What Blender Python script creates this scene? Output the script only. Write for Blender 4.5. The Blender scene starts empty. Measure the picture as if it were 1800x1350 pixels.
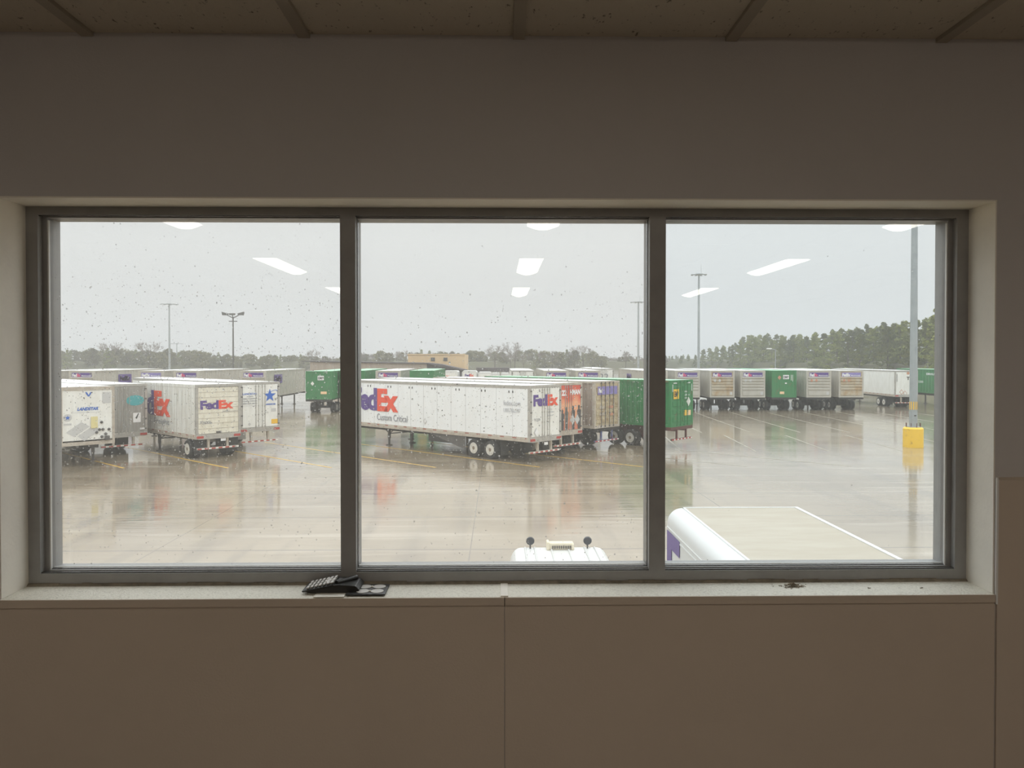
import bpy, bmesh, math, random
from mathutils import Vector, Matrix
random.seed(7)
SC = bpy.context.scene
COL = SC.collection
PI = math.pi
R = math.radians
EYE = 5.6                      # eye height above the lot
FPX = 1352.0

# ------------------------------------------------------------------ camera
cd = bpy.data.cameras.new('camera'); cam = bpy.data.objects.new('camera', cd); COL.objects.link(cam)
cd.sensor_width = 36.0; cd.lens = 36.0 * FPX / 1800.0
cd.shift_y = -0.0160; cd.clip_start = 0.05; cd.clip_end = 3000
cam.location = (0, 0, EYE); cam.rotation_euler = (R(90 - 0.75), 0, R(-1.06))
SC.camera = cam

# ------------------------------------------------------------------ world: rainy overcast, brighter overhead
w = bpy.data.worlds.new('overcast'); SC.world = w; w.use_nodes = True
nt = w.node_tree; nt.nodes.clear()
tc = nt.nodes.new('ShaderNodeTexCoord'); sx = nt.nodes.new('ShaderNodeSeparateXYZ')
mr = nt.nodes.new('ShaderNodeMapRange'); mr.inputs['From Min'].default_value = 0.0; mr.inputs['From Max'].default_value = 1.0
rp = nt.nodes.new('ShaderNodeValToRGB'); bg = nt.nodes.new('ShaderNodeBackground'); ow = nt.nodes.new('ShaderNodeOutputWorld')
e = rp.color_ramp.elements
e[0].position = 0.0; e[0].color = (0.287, 0.287, 0.285, 1)
e[1].position = 1.0; e[1].color = (0.98, 0.99, 1.0, 1)
for p, c in ((0.08, (0.288, 0.288, 0.286)), (0.17, (0.318, 0.318, 0.315)), (0.30, (0.43, 0.432, 0.43)), (0.6, (0.78, 0.785, 0.79))):
    k = e.new(p); k.color = (*c, 1)
bg.inputs['Strength'].default_value = 2.78
nt.links.new(tc.outputs['Generated'], sx.inputs[0]); nt.links.new(sx.outputs['Z'], mr.inputs['Value'])
nt.links.new(mr.outputs[0], rp.inputs[0]); nt.links.new(rp.outputs[0], bg.inputs[0]); nt.links.new(bg.outputs[0], ow.inputs[0])

# ------------------------------------------------------------------ view
SC.view_settings.view_transform = 'Standard'; SC.view_settings.look = 'None'
SC.view_settings.exposure = 0.0; SC.view_settings.gamma = 1.0; SC.view_settings.use_curve_mapping = False
SC.cycles.max_bounces = 10; SC.cycles.transparent_max_bounces = 24; SC.cycles.volume_bounces = 0
SC.cycles.caustics_reflective = False; SC.cycles.caustics_refractive = False
SC.cycles.use_denoising = True
LAMP = 9.5                     # radiance of the ceiling lamps' lenses

# ------------------------------------------------------------------ materials
def mat(name, col, rough=0.6, metal=0.0, var=0.0, vscale=3.0, col2=None, bump=0.0, bscale=20.0, spec=0.5,
        streak=False, emit=None, seam=None, stretch=(1, 1, 1), lo=0.4, hi=0.7, coat=0.0):
    m = bpy.data.materials.new(name); m.use_nodes = True
    n = m.node_tree.nodes; L = m.node_tree.links; b = n['Principled BSDF']
    b.inputs['Base Color'].default_value = (*col, 1); b.inputs['Roughness'].default_value = rough
    b.inputs['Metallic'].default_value = metal; b.inputs['Specular IOR Level'].default_value = spec
    b.inputs['Coat Weight'].default_value = coat
    src = None
    t = n.new('ShaderNodeTexCoord'); mp = n.new('ShaderNodeMapping'); mp.inputs['Scale'].default_value = stretch
    L.new(t.outputs['Object'], mp.inputs[0])
    if col2 is not None or var > 0:
        c2 = col2 if col2 is not None else tuple(c * (1 - var) for c in col)
        nz = n.new('ShaderNodeTexNoise'); nz.inputs['Scale'].default_value = vscale; nz.inputs['Detail'].default_value = 6
        nz.inputs['Roughness'].default_value = 0.62
        r = n.new('ShaderNodeMapRange'); r.inputs['From Min'].default_value = lo; r.inputs['From Max'].default_value = hi
        mx = n.new('ShaderNodeMix'); mx.data_type = 'RGBA'
        mx.inputs[6].default_value = (*col, 1); mx.inputs[7].default_value = (*c2, 1)
        L.new(mp.outputs[0], nz.inputs['Vector']); L.new(nz.outputs[0], r.inputs['Value']); L.new(r.outputs[0], mx.inputs[0])
        src = mx.outputs[2]
    if seam:                                           # riveted sheet joints every `seam` metres along local y
        sp = n.new('ShaderNodeSeparateXYZ'); L.new(t.outputs['Object'], sp.inputs[0])
        md = n.new('ShaderNodeMath'); md.operation = 'PINGPONG'; md.inputs[1].default_value = seam / 2
        L.new(sp.outputs['Y'], md.inputs[0])
        lt = n.new('ShaderNodeMath'); lt.operation = 'LESS_THAN'; lt.inputs[1].default_value = 0.022
        L.new(md.outputs[0], lt.inputs[0])
        ml = n.new('ShaderNodeMath'); ml.operation = 'MULTIPLY'; ml.inputs[1].default_value = 0.35; L.new(lt.outputs[0], ml.inputs[0])
        m2 = n.new('ShaderNodeMix'); m2.data_type = 'RGBA'; L.new(ml.outputs[0], m2.inputs[0])
        if src: L.new(src, m2.inputs[6])
        else: m2.inputs[6].default_value = (*col, 1)
        m2.inputs[7].default_value = (0.25, 0.25, 0.25, 1); src = m2.outputs[2]
    if src: L.new(src, b.inputs['Base Color'])
    if bump > 0:
        nb = n.new('ShaderNodeTexNoise'); nb.inputs['Scale'].default_value = bscale; nb.inputs['Detail'].default_value = 4
        bp = n.new('ShaderNodeBump'); bp.inputs['Strength'].default_value = bump; bp.inputs['Distance'].default_value = 0.01
        L.new(mp.outputs[0], nb.inputs['Vector']); L.new(nb.outputs[0], bp.inputs['Height']); L.new(bp.outputs[0], b.inputs['Normal'])
    if emit:
        b.inputs['Emission Color'].default_value = (*emit[:3], 1); b.inputs['Emission Strength'].default_value = emit[3]
    return m

M = {}
# interior
M['wall'] = mat('painted_wall', (0.61, 0.585, 0.575), 0.75, var=0.04, vscale=2, bump=0.10, bscale=180)
M['panel'] = mat('cladding_panel', (0.62, 0.53, 0.44), 0.7, var=0.05, vscale=3, bump=0.08, bscale=150)
M['seam'] = mat('panel_joint', (0.16, 0.13, 0.11), 0.8)
M['reveal'] = mat('reveal_paint', (0.92, 0.88, 0.80), 0.7, var=0.08, vscale=6, bump=0.1, bscale=90)
M['ceil'] = mat('acoustic_tile', (0.60, 0.54, 0.44), 0.9, col2=(0.16, 0.13, 0.10), vscale=70, lo=0.62, hi=0.70, bump=0.3, bscale=60, stretch=(1, 0.5, 1))
M['tbar'] = mat('ceiling_bar', (0.40, 0.35, 0.28), 0.5)
M['floor'] = mat('office_carpet', (0.30, 0.25, 0.21), 0.95, var=0.2, vscale=40)
M['frame'] = mat('anodised_frame', (0.34, 0.335, 0.33), 0.42, metal=0.0, var=0.1, vscale=20)
M['bead'] = mat('glazing_bead', (0.17, 0.17, 0.17), 0.25, metal=0.6)
M['gasket'] = mat('white_gasket', (0.80, 0.80, 0.78), 0.5)
M['sill'] = mat('sill_laminate', (0.90, 0.87, 0.77), 0.6, col2=(0.64, 0.61, 0.52), vscale=140, lo=0.50, hi=0.75, bump=0.6, bscale=160)
M['caulk'] = mat('old_caulk', (0.30, 0.26, 0.20), 0.8, col2=(0.16, 0.14, 0.11), vscale=30)
M['lamp'] = mat('lamp_lens', (0.9, 0.88, 0.8), 0.4, emit=(1.0, 0.91, 0.78, LAMP))
M['lampbox'] = mat('lamp_reflector', (0.75, 0.74, 0.70), 0.5)
M['black_plastic'] = mat('black_plastic', (0.028, 0.027, 0.026), 0.4, var=0.2, vscale=20)
M['key'] = mat('pale_key', (0.62, 0.60, 0.57), 0.4)
M['paper'] = mat('white_paper', (0.85, 0.82, 0.75), 0.8)
M['crumb'] = mat('dry_debris', (0.42, 0.36, 0.27), 0.9, col2=(0.12, 0.10, 0.07), vscale=300)
# vehicles
WH = (0.86, 0.87, 0.86)
M['white'] = mat('white_trailer_skin', (.86,.88,.89), 0.35, col2=(0.82, 0.83, 0.83), vscale=1.2, stretch=(3, 3, 0.5), seam=1.22)
M['white_old'] = mat('weathered_white_skin', (0.80, 0.80, 0.76), 0.4, col2=(0.52, 0.49, 0.42), vscale=2.2, stretch=(3, 3, 0.3), seam=0.61)
M['white_plain'] = mat('white_panel', (0.84, 0.84, 0.80), 0.35, col2=(0.72, 0.71, 0.66), vscale=1.5, stretch=(2, 2, 0.6))
M['cream'] = mat('cream_door', (0.80, 0.77, 0.66), 0.4, col2=(0.62, 0.58, 0.46), vscale=2.0, stretch=(2, 2, 0.7))
M['roof'] = mat('trailer_roof', (0.86, 0.86, 0.84), 0.4, var=0.1, vscale=1.5)
M['roofgreen'] = mat('green_roof', (0.36, 0.62, 0.42), 0.4, var=0.12, vscale=1.5)
M['alu'] = mat('dull_aluminium', (0.48, 0.46, 0.42), 0.4, metal=0.3, var=0.25, vscale=5)
M['dirtyrail'] = mat('road_dirty_rail', (0.50, 0.45, 0.38), 0.6, col2=(0.36, 0.30, 0.24), vscale=3)
M['greydoor'] = mat('grey_door_skin', (0.34, 0.335, 0.31), 0.4, col2=(0.24, 0.22, 0.19), vscale=2.2, stretch=(3, 3, 0.4))
M['dark'] = mat('underframe_black', (0.022, 0.021, 0.020), 0.6, var=0.3)
M['steel'] = mat('underframe_steel', (0.10, 0.095, 0.09), 0.6, var=0.3)
M['tire'] = mat('tire_rubber', (0.016, 0.016, 0.016), 0.75)
M['rim'] = mat('wheel_rim', (0.72, 0.70, 0.64), 0.35, metal=0.2, var=0.3, vscale=8)
M['hub'] = mat('wheel_hub', (0.22, 0.17, 0.12), 0.6)
M['flap'] = mat('mud_flap_rubber', (0.03, 0.03, 0.03), 0.8)
M['flapgrey'] = mat('pale_mud_flap', (0.42, 0.41, 0.38), 0.7)
M['red'] = mat('red_reflector', (0.42, 0.045, 0.035), 0.4)
M['purple'] = mat('logo_purple', (0.105, 0.058, 0.26), 0.4)
M['purple_pale'] = mat('sun_bleached_purple', (0.26, 0.22, 0.52), 0.5, var=0.25, vscale=4)
M['orange'] = mat('logo_red_orange', (0.82, 0.085, 0.035), 0.4)
M['white_ink'] = mat('white_lettering', (0.86, 0.86, 0.86), 0.4)
M['pink_ink'] = mat('faded_red_lettering', (0.75, 0.12, 0.22), 0.4)
M['grey_ink'] = mat('grey_lettering', (0.26, 0.27, 0.30), 0.4)
M['pale_ink'] = mat('pale_grey_lettering', (0.50, 0.51, 0.54), 0.4)
M['dark_ink'] = mat('dark_lettering', (0.05, 0.05, 0.05), 0.5)
M['blue_ink'] = mat('blue_lettering', (0.025, 0.13, 0.52), 0.4)
M['teal'] = mat('teal_decal', (0.06, 0.36, 0.38), 0.4)
M['yellow'] = mat('yellow_decal', (0.85, 0.50, 0.03), 0.4)
M['paleyellow'] = mat('pale_yellow_decal', (0.72, 0.64, 0.32), 0.5)
M['decalgrey'] = mat('grey_decal', (0.55, 0.55, 0.54), 0.5)
M['rustdecal'] = mat('faded_red_placard', (0.55, 0.27, 0.17), 0.5)
M['boxgrey'] = mat('container_grey', (0.50, 0.475, 0.42), 0.5, col2=(0.42, 0.39, 0.33), vscale=1.6, stretch=(1, 1, 0.5))
M['boxtan'] = mat('container_stained_tan', (0.50, 0.45, 0.36), 0.6, col2=(0.40, 0.28, 0.15), vscale=1.1, lo=0.42, hi=0.62)
M['rusty'] = mat('container_rusty_door', (0.50, 0.42, 0.28), 0.6, col2=(0.26, 0.17, 0.08), vscale=2.4, lo=0.45, hi=0.65, stretch=(1, 1, 0.8))
M['brownside'] = mat('container_brown_side', (0.33, 0.27, 0.225), 0.6, col2=(0.24, 0.18, 0.14), vscale=2.0, stretch=(1, 1, 0.4))
M['green'] = mat('container_green', (0.028, 0.21, 0.065), 0.5, col2=(0.025, 0.15, 0.05), vscale=2.2, stretch=(1, 1, 0.5))
M['greenrust'] = mat('container_green_rusty', (0.028, 0.20, 0.062), 0.55, col2=(0.16, 0.12, 0.06), vscale=2.0, lo=0.55, hi=0.68)
M['bluesteel'] = mat('blue_chassis_steel', (0.06, 0.11, 0.27), 0.5, col2=(0.14, 0.05, 0.09), vscale=4)
M['redrust'] = mat('rust_red_chassis', (0.13, 0.045, 0.035), 0.6, var=0.3, vscale=5)
M['posteryellow'] = mat('poster_yellow', (0.88, 0.60, 0.35), 0.5)
M['vanwhite'] = mat('van_white', (0.66, 0.66, 0.645), 0.3)
M['vanroof'] = mat('translucent_roof_skin', (0.37, 0.325, 0.255), 0.6, col2=(0.42, 0.38, 0.31), vscale=1.2, stretch=(0.6, 2.5, 1))
M['glassdark'] = mat('vehicle_glass', (0.03, 0.035, 0.04), 0.08)
M['amber'] = mat('beacon_housing', (0.68, 0.62, 0.48), 0.4)
M['lamphead'] = mat('work_lamp_black', (0.03, 0.035, 0.045), 0.5)
M['galv'] = mat('galvanised_steel', (0.36, 0.39, 0.40), 0.5, metal=0.2, col2=(0.30, 0.33, 0.34), vscale=2)
M['polefar'] = mat('dark_pole', (0.13, 0.13, 0.125), 0.6)
M['yellowconc'] = mat('yellow_painted_concrete', (0.86, 0.55, 0.05), 0.55, col2=(0.45, 0.27, 0.05), vscale=3.5, lo=0.60, hi=0.72)
M['tanclad'] = mat('tan_metal_cladding', (0.72, 0.53, 0.31), 0.6, var=0.08, vscale=1, stretch=(4, 4, .1))
M['taupeclad'] = mat('taupe_metal_cladding', (0.40, 0.34, 0.28), 0.7, col2=(0.32, 0.27, 0.22), vscale=0.8, stretch=(4, 4, .1))
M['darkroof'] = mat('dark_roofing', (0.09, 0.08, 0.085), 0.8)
M['pine'] = mat('pine_needles', (0.125, 0.155, 0.025), 0.85, col2=(0.25, 0.26, 0.055), vscale=0.35, spec=0.1)
M['broad'] = mat('olive_foliage', (0.13, 0.125, 0.045), 0.85, col2=(0.19, 0.17, 0.075), vscale=0.4, spec=0.1)
M['litter'] = mat('woodland_floor', (0.10, 0.10, 0.055), 0.95, col2=(0.07, 0.065, 0.04), vscale=.15, spec=0.1)
M['bark'] = mat('tree_bark', (0.10, 0.075, 0.06), 0.9, spec=0.1)
M['twig'] = mat('bare_twigs', (0.22, 0.185, 0.16), 0.9, spec=0.1)
M['stripe'] = mat('yellow_line_paint', (0.66, 0.40, 0.06), 0.30, col2=(0.34, 0.25, 0.11), vscale=3.0, lo=0.50, hi=0.75)
M['stripe_pale'] = mat('worn_white_line_paint', (0.38, 0.34, 0.26), 0.30, col2=(0.20, 0.16, 0.11), vscale=1.2)

def mural():
    m = bpy.data.materials.new('poster_sky'); m.use_nodes = True; n = m.node_tree.nodes; L = m.node_tree.links
    b = n['Principled BSDF']; b.inputs['Roughness'].default_value = 0.4
    t = n.new('ShaderNodeTexCoord'); nz = n.new('ShaderNodeTexNoise'); nz.inputs['Scale'].default_value = 1.1; nz.inputs['Detail'].default_value = 6
    s = n.new('ShaderNodeSeparateXYZ'); L.new(t.outputs['Object'], s.inputs[0]); L.new(t.outputs['Object'], nz.inputs['Vector'])
    r = n.new('ShaderNodeMapRange'); r.inputs['From Min'].default_value = 1.3; r.inputs['From Max'].default_value = 4.1
    L.new(s.outputs['Z'], r.inputs['Value'])
    a = n.new('ShaderNodeMath'); a.operation = 'MULTIPLY_ADD'; a.inputs[1].default_value = 0.9; L.new(nz.outputs[0], a.inputs[0])
    sb = n.new('ShaderNodeMath'); sb.operation = 'SUBTRACT'; sb.inputs[1].default_value = 0.45
    L.new(r.outputs[0], a.inputs[2]); L.new(a.outputs[0], sb.inputs[0])
    c = n.new('ShaderNodeValToRGB'); el = c.color_ramp.elements
    el[0].position = 0.1; el[0].color = (0.62, 0.20, 0.12, 1); el[1].position = 1.0; el[1].color = (0.55, 0.045, 0.04, 1)
    for p, k in ((0.35, (0.82, 0.33, 0.17)), (0.55, (0.85, 0.42, 0.24)), (0.75, (0.72, 0.14, 0.07))):
        x = el.new(p); x.color = (*k, 1)
    L.new(sb.outputs[0], c.inputs[0]); L.new(c.outputs[0], b.inputs['Base Color'])
    return m
M['mural'] = mural()

def tape_mat(name, axis, period, duty, a, c):
    m = bpy.data.materials.new(name); m.use_nodes = True; n = m.node_tree.nodes; L = m.node_tree.links; b = n['Principled BSDF']; b.inputs['Roughness'].default_value = .35
    t = n.new('ShaderNodeTexCoord'); s_ = n.new('ShaderNodeSeparateXYZ'); L.new(t.outputs['Object'], s_.inputs[0])
    mo = n.new('ShaderNodeMath'); mo.operation = 'FLOORED_MODULO'; mo.inputs[1].default_value = period; L.new(s_.outputs[axis], mo.inputs[0])
    lt = n.new('ShaderNodeMath'); lt.operation = 'LESS_THAN'; lt.inputs[1].default_value = period*duty; L.new(mo.outputs[0], lt.inputs[0])
    x = n.new('ShaderNodeMix'); x.data_type = 'RGBA'; x.inputs[6].default_value = (*a, 1); x.inputs[7].default_value = (*c, 1); L.new(lt.outputs[0], x.inputs[0]); L.new(x.outputs[2], b.inputs['Base Color']); return m
M['tape_rear'] = tape_mat('red_white_tape', 'X', .40, .58, (.82, .80, .76), (.42, .045, .035))
M['tape_side'] = tape_mat('sparse_red_tape', 'Y', .92, .33, (.55, .50, .43), (.36, .10, .08))

def wet_ground():
    m = bpy.data.materials.new('wet_concrete'); m.use_nodes = True; n = m.node_tree.nodes; L = m.node_tree.links
    b = n['Principled BSDF']; t = n.new('ShaderNodeTexCoord')
    def noise(scale, detail=5, st=(1, 1, 1)):
        mp = n.new('ShaderNodeMapping'); mp.inputs['Scale'].default_value = st; L.new(t.outputs['Object'], mp.inputs[0])
        z = n.new('ShaderNodeTexNoise'); z.inputs['Scale'].default_value = scale; z.inputs['Detail'].default_value = detail
        L.new(mp.outputs[0], z.inputs['Vector']); return z.outputs[0]
    def mrange(v, a, c, lo=0, hi=1):
        r = n.new('ShaderNodeMapRange'); r.inputs['From Min'].default_value = a; r.inputs['From Max'].default_value = c
        r.inputs['To Min'].default_value = lo; r.inputs['To Max'].default_value = hi; L.new(v, r.inputs['Value']); return r.outputs[0]
    def mix(f, a, c):
        x = n.new('ShaderNodeMix'); x.data_type = 'RGBA'; L.new(f, x.inputs[0])
        if isinstance(a, tuple): x.inputs[6].default_value = (*a, 1)
        else: L.new(a, x.inputs[6])
        if isinstance(c, tuple): x.inputs[7].default_value = (*c, 1)
        else: L.new(c, x.inputs[7])
        return x.outputs[2]
    c = mix(mrange(noise(0.09, 4), .38, .64), GA, GB)
    c = mix(mrange(noise(0.5, 6, (0.4, 1.3, 1)), .45, .75, 0, .5), c, GC)
    c = mix(mrange(noise(0.9, 5, (1.1, 0.10, 1)), .50, .72, 0, .65), c, (0.13, 0.10, 0.065))
    c = mix(mrange(noise(1.3, 4, (0.10, 1.0, 1)), .56, .70, 0, .5), c, (0.46, 0.40, 0.31))
    # slab joints, 4.57 m grid
    sp = n.new('ShaderNodeSeparateXYZ'); L.new(t.outputs['Object'], sp.inputs[0])
    fs = []
    for ax, off, wd in (('X', 0.8, 0.018), ('Y', 0.45, 0.05)):
        ad = n.new('ShaderNodeMath'); ad.operation = 'ADD'; ad.inputs[1].default_value = off; L.new(sp.outputs[ax], ad.inputs[0])
        pg = n.new('ShaderNodeMath'); pg.operation = 'PINGPONG'; pg.inputs[1].default_value = 4.57 / 2 if ax == 'Y' else 4.57; L.new(ad.outputs[0], pg.inputs[0])
        lt = n.new('ShaderNodeMath'); lt.operation = 'LESS_THAN'; lt.inputs[1].default_value = wd; L.new(pg.outputs[0], lt.inputs[0]); fs.append(lt.outputs[0])
    mxx = n.new('ShaderNodeMath'); mxx.operation = 'MAXIMUM'; L.new(fs[0], mxx.inputs[0]); L.new(fs[1], mxx.inputs[1])
    ms = n.new('ShaderNodeMath'); ms.operation = 'MULTIPLY'; ms.inputs[1].default_value = 0.55; L.new(mxx.outputs[0], ms.inputs[0])
    c = mix(ms.outputs[0], c, (0.08, 0.065, 0.05))
    L.new(c, b.inputs['Base Color'])
    b.inputs['Roughness'].default_value = 0.65; b.inputs['Specular IOR Level'].default_value = 0.3
    # the water film: a clear coat, rippled by wind and rain
    b.inputs['Coat Weight'].default_value = 1.0; b.inputs['Coat IOR'].default_value = 1.75
    L.new(mrange(noise(0.16, 5, (0.6, 1.6, 1)), .36, .66, .04, .15), b.inputs['Coat Roughness'])
    bp = n.new('ShaderNodeBump'); bp.inputs['Strength'].default_value = 0.45; bp.inputs['Distance'].default_value = 0.016
    L.new(noise(1.8, 5, (0.30, 1.7, 1)), bp.inputs['Height']); L.new(bp.outputs[0], b.inputs['Coat Normal'])
    return m
GA, GB, GC = (0.30, 0.235, 0.15), (0.20, 0.15, 0.09), (0.36, 0.30, 0.215)
M['ground'] = wet_ground()

def glass_mat(name, film, tint=(0.97, 0.985, 0.98)):
    """A window pane: mirror reflection by angle, clear transmission, and a translucent veil added to imitate glare."""
    m = bpy.data.materials.new(name); m.use_nodes = True; n = m.node_tree.nodes; n.clear(); L = m.node_tree.links
    o = n.new('ShaderNodeOutputMaterial'); tr = n.new('ShaderNodeBsdfTransparent'); tr.inputs[0].default_value = (*tint, 1)
    gl = n.new('ShaderNodeBsdfGlossy'); gl.inputs['Roughness'].default_value = 0.0; gl.inputs[0].default_value = (1, 1, 1, 1)
    tl = n.new('ShaderNodeBsdfTranslucent'); tl.inputs[0].default_value = (0.95, 0.93, 0.88, 1)
    g = n.new('ShaderNodeNewGeometry'); d = n.new('ShaderNodeVectorMath'); d.operation = 'DOT_PRODUCT'
    L.new(g.outputs['Incoming'], d.inputs[0]); L.new(g.outputs['Normal'], d.inputs[1])
    ab = n.new('ShaderNodeMath'); ab.operation = 'ABSOLUTE'; L.new(d.outputs['Value'], ab.inputs[0])
    su = n.new('ShaderNodeMath'); su.operation = 'SUBTRACT'; su.inputs[0].default_value = 1.0; L.new(ab.outputs[0], su.inputs[1])
    pw = n.new('ShaderNodeMath'); pw.operation = 'POWER'; pw.inputs[1].default_value = 5; L.new(su.outputs[0], pw.inputs[0])
    ma = n.new('ShaderNodeMath'); ma.operation = 'MULTIPLY_ADD'; ma.inputs[1].default_value = 0.9; ma.inputs[2].default_value = 0.035; L.new(pw.outputs[0], ma.inputs[0])
    m1 = n.new('ShaderNodeMixShader'); m1.inputs[0].default_value = film; L.new(tr.outputs[0], m1.inputs[1]); L.new(tl.outputs[0], m1.inputs[2])
    m2 = n.new('ShaderNodeMixShader'); L.new(ma.outputs[0], m2.inputs[0]); L.new(m1.outputs[0], m2.inputs[1]); L.new(gl.outputs[0], m2.inputs[2])
    L.new(m2.outputs[0], o.inputs[0]); return m
M['pane_a'] = glass_mat('glare_veiled_glass', 0.036)  # veil on the pane stands in for glare that greys the darks outside
M['pane_b'] = glass_mat('thinly_veiled_glass', 0.024, (0.955, 0.985, 0.99))
def water_mat():
    m = bpy.data.materials.new('rain_water'); m.use_nodes = True; b = m.node_tree.nodes['Principled BSDF']
    b.inputs['Transmission Weight'].default_value = 1.0; b.inputs['Roughness'].default_value = 0.0; b.inputs['IOR'].default_value = 1.33
    return m
M['water'] = water_mat()

# ------------------------------------------------------------------ mesh builder
class MB:
    def __init__(s): s.v = []; s.f = []
    def add(s, vs, fs):
        o = len(s.v); s.v += [tuple(p) for p in vs]; s.f += [tuple(i + o for i in f) for f in fs]; return s
    def box(s, x0, x1, y0, y1, z0, z1):
        return s.add([(x0,y0,z0),(x1,y0,z0),(x1,y1,z0),(x0,y1,z0),(x0,y0,z1),(x1,y0,z1),(x1,y1,z1),(x0,y1,z1)],
                     [(0,3,2,1),(4,5,6,7),(0,1,5,4),(1,2,6,5),(2,3,7,6),(3,0,4,7)])
    def prism(s, poly, ax, a, b):
        """poly: list of 2D points; ax: extrusion axis. x -> (y,z), y -> (x,z), z -> (x,y)"""
        n = len(poly)
        def P(p, t): return (t, p[0], p[1]) if ax == 'x' else ((p[0], t, p[1]) if ax == 'y' else (p[0], p[1], t))
        vs = [P(p, a) for p in poly] + [P(p, b) for p in poly]
        fs = [tuple(range(n))[::-1], tuple(range(n, 2 * n))] + [(i, (i + 1) % n, n + (i + 1) % n, n + i) for i in range(n)]
        return s.add(vs, fs)
    def tube(s, p0, p1, r0, r1=None, n=10, cap=True):
        r1 = r0 if r1 is None else r1; a = Vector(p0); b = Vector(p1); d = (b - a).normalized()
        u = d.orthogonal().normalized(); w_ = d.cross(u)
        vs = [a + (u * math.cos(2*PI*i/n) + w_ * math.sin(2*PI*i/n)) * r0 for i in range(n)] + \
             [b + (u * math.cos(2*PI*i/n) + w_ * math.sin(2*PI*i/n)) * r1 for i in range(n)]
        fs = [(i, (i+1) % n, n + (i+1) % n, n + i) for i in range(n)]
        if cap: fs += [tuple(range(n))[::-1], tuple(range(n, 2*n))]
        return s.add(vs, fs)
    def lathe(s, prof, c, ax='x', n=24):
        """prof: (radius, offset along axis) pairs, closed with caps"""
        vs = []; k = len(prof)
        for r, t in prof:
            for i in range(n):
                a = 2*PI*i/n; q = (math.cos(a)*r, math.sin(a)*r)
                vs.append((c[0]+t, c[1]+q[0], c[2]+q[1]) if ax == 'x' else ((c[0]+q[0], c[1]+t, c[2]+q[1]) if ax == 'y' else (c[0]+q[0], c[1]+q[1], c[2]+t)))
        fs = [(j*n+i, j*n+(i+1) % n, (j+1)*n+(i+1) % n, (j+1)*n+i) for j in range(k-1) for i in range(n)]
        fs += [tuple(range(n))[::-1], tuple(range((k-1)*n, k*n))]
        return s.add(vs, fs)
    def build(s, name, m, parent=None, smooth=False, bevel=0, fix=True):
        me = bpy.data.meshes.new(name); me.from_pydata(s.v, [], s.f); me.materials.append(m if not isinstance(m, str) else M[m])
        if fix:
            b = bmesh.new(); b.from_mesh(me); bmesh.ops.recalc_face_normals(b, faces=b.faces); b.to_mesh(me); b.free()
        if smooth:
            for p in me.polygons: p.use_smooth = True
            try: me.set_sharp_from_angle(angle=R(40))
            except Exception: pass
        o = bpy.data.objects.new(name, me); COL.objects.link(o)
        if parent: o.parent = parent
        if bevel:
            bv = o.modifiers.new('bevel', 'BEVEL'); bv.width = bevel; bv.segments = 2; bv.limit_method = 'ANGLE'
        return o

def empty(name, loc, rz=0):
    o = bpy.data.objects.new(name, None); o.location = loc; o.rotation_euler = (0, 0, rz); o.empty_display_size = 0.3
    COL.objects.link(o); return o
def tag(o, label=None, cat=None, group=None, kind=None):
    if label: o['label'] = label
    if cat: o['category'] = cat
    if group: o['group'] = group
    if kind: o['kind'] = kind
    return o
def struct(o): o['kind'] = 'structure'; return o
def kids(o): return [c for c in bpy.data.objects if c.parent == o]
def copy_tree(o, parent=None):
    ch = kids(o); c = o.copy(); COL.objects.link(c); c.parent = parent
    for k in ch: copy_tree(k, c)
    return c
def bearing(u): return math.tan(math.atan((u - 900.0) / FPX) + R(1.06))
def gx(u, D): return bearing(u) * D        # how far right of the window's axis a bearing lies at distance D

_txt = {}
def text_pts(s, bold=0.0, space=1.0):
    key = (s, bold, space)
    if key not in _txt:
        c = bpy.data.curves.new('txt', 'FONT'); c.body = s; c.offset = bold; c.space_character = space; c.resolution_u = 3
        o = bpy.data.objects.new('txt', c); COL.objects.link(o)
        me = bpy.data.meshes.new_from_object(o)
        vs = [tuple(v.co) for v in me.vertices]; fs = [tuple(p.vertices) for p in me.polygons]
        bpy.data.objects.remove(o); bpy.data.curves.remove(c); bpy.data.meshes.remove(me)
        x0 = min(v[0] for v in vs); x1 = max(v[0] for v in vs); y0 = min(v[1] for v in vs); y1 = max(v[1] for v in vs)
        _txt[key] = ([((v[0]-x0)/(x1-x0), (v[1]-y0)/(y1-y0)) for v in vs], fs)
    return _txt[key]

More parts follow.
